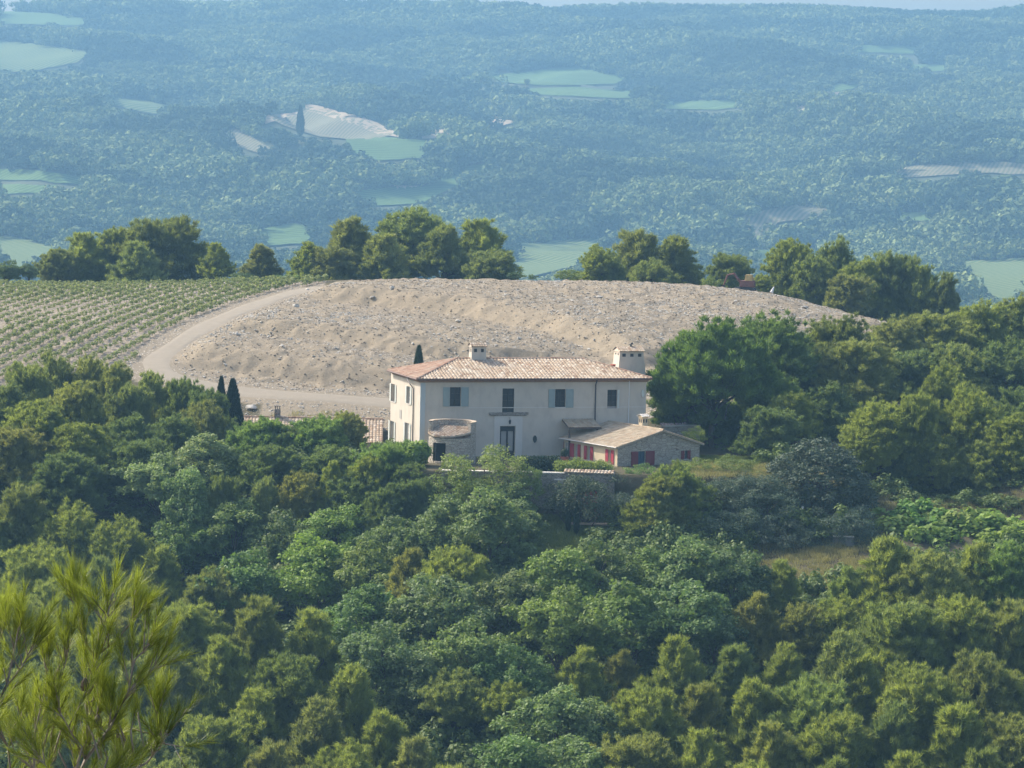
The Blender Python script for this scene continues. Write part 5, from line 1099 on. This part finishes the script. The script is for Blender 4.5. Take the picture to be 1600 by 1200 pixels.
# hedge strip under the terrace facade, oleander in flower, covered garden furniture
def hedge(name, a, b, h, d, mat, n, label, cat='hedge', ls=.13, tint=(1, 1, 1)):
    rs = np.random.RandomState(len(label)); a = np.array(a); b = np.array(b); t = rs.rand(n, 1); base = a+(b-a)*t; nn_ = rs.normal(size=(n, 3))
    V = leaves(base+np.c_[rs.normal(size=n)*d*.25, rs.normal(size=n)*d*.35, rs.rand(n)**.7*h*(.85+.2*np.sin(t[:, 0]*23))], unit(nn_+[0, -.3, .6]), ls, rs, .7)
    e = empty(name, tuple(a), 0, label, cat); o = bpy.data.objects.new('foliage', npmesh('foliage', V-a, np.arange(len(V)).reshape(-1, 4), [mat], rs.rand(n))); link(o, e); o.color = (*tint, 1)
    st = MB()
    for i in range(5): q = (b-a)*(i+.5)/5; st.tube([q+[0, 0, -.2], q+[.05, 0, h*.7]], .035, 5)
    st.tube([(b-a)*.1+[0, 0, .05], (b-a)*.9+[0, 0, .05]], .03, 5); st.build('stem', MAT['bark'], e); return e
zt = .02
q0 = at(815, 716, 288.2); q1 = at(872, 716, 289.0)
hedge('clipped_hedge', (q0[0], 288.3, zt), (q1[0], 289.3, zt), 1.25, .9, MAT['cyp'], 9000, 'dark clipped hedge along the terrace edge below the oval window', tint=(.8, .9, .9))
q0 = at(872, 725, 288.); q1 = at(945, 730, 287.6); hedge('rose_hedge', (q0[0], 288.0, zt), (q1[0], 288.0, zt), 1.0, 1.1, MAT['oak'], 6000, 'loose light green shrubs in front of the red shuttered facade', 'shrub', .15, (1.35, 1.3, .9))
fl = foliage('pale_blossom', (.45, .30, .36), (.80, .72, .76), .3); q0 = at(1034, 664, 309.5); q1 = at(1072, 664, 310.5)
hedge('oleander', (q0[0], 309.6, at(1040, 669, 309.5)[2]-.1), (q1[0], 310.6, at(1072, 669, 310.5)[2]-.1), .55, .6, fl, 700, 'pale pink flowering oleander on the low wall under the big pine', 'shrub', .16)
p = at(1251, 803, 284.5); zg = G(p[0], 284.5); e = empty('covered_lounger', (p[0], 284.5, p[2]-.25), R(10), 'blue and white garden chair half hidden between the olive trees', 'chair')
MB().box((-.45, 0, .35), (.75, .5, .07)).build('seat', plain('blue_canvas', (.08, .22, .42), .7, .15, 5), e); MB().box((.05, 0, .45), (.07, .5, .95), ry=R(14)).build('backrest', MAT['white'], e)
for x_, y_ in ((-.75, -.2), (-.75, .2), (-.1, -.2), (-.1, .2)): MB().tube([(x_, y_, -.4), (x_, y_, .33)], .025, 5).build('leg', MAT['white'], e)
q = at(906, 714, 291); e = empty('planter', (q[0]-1.2, 296.6, .02), 0, 'terracotta planter with a dark shrub beside the first red shutter', 'planter')
MB().lathe([(0, 0), (.28, 0), (.36, .4), (.40, .42), (.40, .48), (.34, .48), (.32, .4), (0, .4)], n=14).build('pot', MAT['terra'], e); rs = np.random.RandomState(3)
g = unit(rs.normal(size=(900, 3))); V = leaves(g*rs.uniform(.2, .45, (900, 1))+[0, 0, .85], g, .1, rs); o = bpy.data.objects.new('foliage', npmesh('foliage', V, np.arange(len(V)).reshape(-1, 4), [MAT['cyp']], rs.rand(900))); link(o, e)
# ------------------------------------------------------------------ the pine close to the camera, lower left
def near_pine():
    Y0 = 15.0; rs = np.random.RandomState(21); q = at(60, 1500, Y0); zg = G(q[0], Y0)
    e = empty('pine_tree', (q[0], Y0, zg), 0, 'close bright green pine branches with long needles in the lower left corner', 'pine tree'); o_ = np.array([q[0], Y0, zg])
    Pn = lambda px, py, dy=0: at(px*.95-4, py+22, Y0+dy)-o_
    bk = MB(); bk.tube([(0, 0, -.3), (.05, .1, (Pn(60, 1500)[2])*.5), tuple(Pn(70, 1420))], [.14, .10, .06], 9); bk.tube([Pn(70, 1420), Pn(95, 1330, .05), Pn(110, 1240)], [.06, .03, .02], 7)
    tips = []
    BR_ = [  # branches as pixel polylines with depth offsets and base radius
     ([(110, 1240, 0), (145, 1165, 0), (185, 1115, -.05), (215, 1060, -.1), (225, 1010, -.1), (250, 985, -.12)], .010),
     ([(110, 1240, 0), (135, 1160, .02), (160, 1110, .03), (168, 1070, .0)], .009), ([(150, 1140, .0), (146, 1080, .05), (152, 1045, .05), (160, 1005, .05), (178, 950, .04), (190, 905, .03)], .009),
     ([(160, 1005, .05), (140, 975, .05), (132, 930, .05), (128, 915, .06)], .006), ([(160, 1005, .05), (200, 975, 0), (222, 945, -.03)], .005),
     ([(110, 1240, 0), (60, 1180, -.1), (62, 1120, -.1), (78, 1060, -.1), (85, 1010, -.1)], .008), ([(78, 1060, -.1), (110, 1020, -.05), (122, 975, -.05)], .005),
     ([(-60, 1180, -.2), (-20, 1110, -.2), (15, 1050, -.2), (30, 985, -.2), (38, 945, -.2)], .010), ([(15, 1050, -.2), (40, 1020, -.2), (58, 985, -.2)], .005), ([(-20, 1110, -.2), (0, 1010, -.15), (5, 960, -.15)], .006),
     ([(110, 1240, 0), (190, 1200, .1), (245, 1170, .15), (268, 1145, .15), (280, 1125, .15)], .008), ([(275, 1140, .15), (262, 1115, .15), (262, 1090, .15)], .004), ([(275, 1140, .15), (305, 1145, .2)], .004),
     ([(145, 1165, 0), (120, 1120, -.1), (100, 1085, -.15)], .005), ([(110, 1240, 0), (90, 1190, -.2), (70, 1160, -.2)], .006), ([(215, 1060, -.1), (240, 1040, -.1), (262, 1015, -.1)], .005), ([(110, 1240, 0), (165, 1215, -.1), (205, 1185, -.1)], .006), ([(60, 1180, -.1), (20, 1150, -.1), (5, 1120, -.1)], .006), ([(60, 1180, -.1), (35, 1130, 0), (40, 1090, 0)], .005)]
    NP = []; ND = []; NT = []
    def shoot(p, d, L_, dens=1.0, tone=.5):
        d = unit(d); m_ = int(100*dens*L_/.12); t = rs.rand(m_, 1); base = p+d*t*L_; a = unit(rs.normal(size=(m_, 3))); a = a-(a@d)[:, None]*d; a = unit(a)
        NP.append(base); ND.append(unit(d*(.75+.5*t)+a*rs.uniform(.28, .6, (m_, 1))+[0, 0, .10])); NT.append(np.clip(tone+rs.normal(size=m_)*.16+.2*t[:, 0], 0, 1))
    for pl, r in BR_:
        P_ = [Pn(*q) for q in pl]; bk.tube(P_, list(np.linspace(r, r*.35, len(P_))), 6); sh_ = rs.uniform(.35, .65) if pl[-1][0] < 265 or pl[-1][1] < 1020 else .05  # shade on the lower right shoots is painted into their needle tone
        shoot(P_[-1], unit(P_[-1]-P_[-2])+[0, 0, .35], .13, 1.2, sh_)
        for i in range(1, len(P_)):
            for k in range(5 if i > 1 else 3):
                t = rs.rand(); p = P_[i-1]+(P_[i]-P_[i-1])*t; d = unit(P_[i]-P_[i-1])*.7+rs.normal(size=3)*[.42, .35, .3]+[0, 0, .45]; d = unit(d); L_ = rs.uniform(.07, .17)
                if i == 1 and rs.rand() < .4: continue
                bk.tube([p, p+d*L_*.6, p+d*L_+[0, 0, .01]], [.0032, .0026, .0018], 4); shoot(p+d*L_*.45, d, L_*.75+.03, 1.0, sh_)
    for i in range(60):   # fuller inner and lower crown
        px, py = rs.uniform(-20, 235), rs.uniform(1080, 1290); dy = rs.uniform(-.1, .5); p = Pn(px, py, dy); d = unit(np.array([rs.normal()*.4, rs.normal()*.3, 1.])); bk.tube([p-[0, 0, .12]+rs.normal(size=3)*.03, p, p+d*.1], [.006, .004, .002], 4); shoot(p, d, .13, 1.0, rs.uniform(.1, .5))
    NP = np.concatenate(NP); ND = np.concatenate(ND); NT = np.concatenate(NT)
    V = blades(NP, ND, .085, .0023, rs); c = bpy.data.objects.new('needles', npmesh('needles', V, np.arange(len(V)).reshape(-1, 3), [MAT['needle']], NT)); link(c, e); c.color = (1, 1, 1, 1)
    bk.build('trunk', MAT['greybark'], e, smooth=True)
    for px, py in ((101, 1032), (165, 1105), (144, 1048)):
        cn = MB().lathe([(0, -.03), (.014, -.026), (.020, -.005), (.016, .015), (.007, .028), (0, .032)], tuple(Pn(px, py, -.05)), 9).build('cone', MAT['brown'], e)
near_pine()

# ------------------------------------------------------------------ single things far off on the hillside
X_, Y_ = hit(806, 241); z = float(H(X_, Y_)); e = empty('farmhouse', (X_, Y_-6, z), R(12), 'tiny pale farmhouse with pinkish roof far away in the wooded hillside', 'house')
MB().box((0, 0, 3.5), (13, 8, 8)).build('wall', MAT['annexwall'], e); r_ = MB()
for s in (-1, 1): r_.quad((-7, s*4.6, 7.3), (7, s*4.6, 7.3), (7, 0, 9.6), (-7, 0, 9.6))
for x_ in (-6.5, 6.5): r_.tri((x_, -4, 7.5), (x_, 4, 7.5), (x_, 0, 9.4))
r_.build('roof', MAT['redtile'], e)
for x_ in (-4, 0, 4): MB().box((x_, -4.02, 4.8), (1.1, .1, 1.7)).build('window', MAT['glass'], e)
for px, py, pt, w, lab in ((469, 214, 163, 15, 'tall dark spire shaped tree beside the pale striped clearing far away'), (823, 136, 124, 12, 'lone round dark tree in the upper green clearing far away')):
    X_, Y_ = hit(px, py); z = float(H(X_, Y_)); hgt = (py-pt)*Y_/FPX; k_ = 'cypress' if w > 13 else 'oak'; cm_, tm, Hc, Wc = getvar(k_, 0)
    e = empty('tall_tree' if k_ == 'cypress' else 'oak_tree', (X_, Y_, z), 0, lab, 'tree'); s_ = (w*Y_/FPX/Wc,)*2+(hgt/Hc,)
    for nm, m_ in (('crown', cm_), ('trunk', tm)): o = bpy.data.objects.new(nm, m_); link(o, e); o.scale = s_; o.color = (1.2, 1.2, 1.2, 1)
#HAZE
hz = MB().box((0, 2300, 42), (3060, 4800, 286)).build('haze', MAT['dirt']); tag(hz, kind='stuff')
m, nt, out = newmat('haze'); v = N(nt, 'ShaderNodeVolumePrincipled')
v.inputs['Color'].default_value = (.34, .67, 1.0, 1); v.inputs['Density'].default_value = .00021; v.inputs['Anisotropy'].default_value = 0.1
nt.links.new(v.outputs[0], out.inputs['Volume']); hz.data.materials.clear(); hz.data.materials.append(m)
S.cycles.volume_step_rate = 10; S.cycles.volume_max_steps = 64
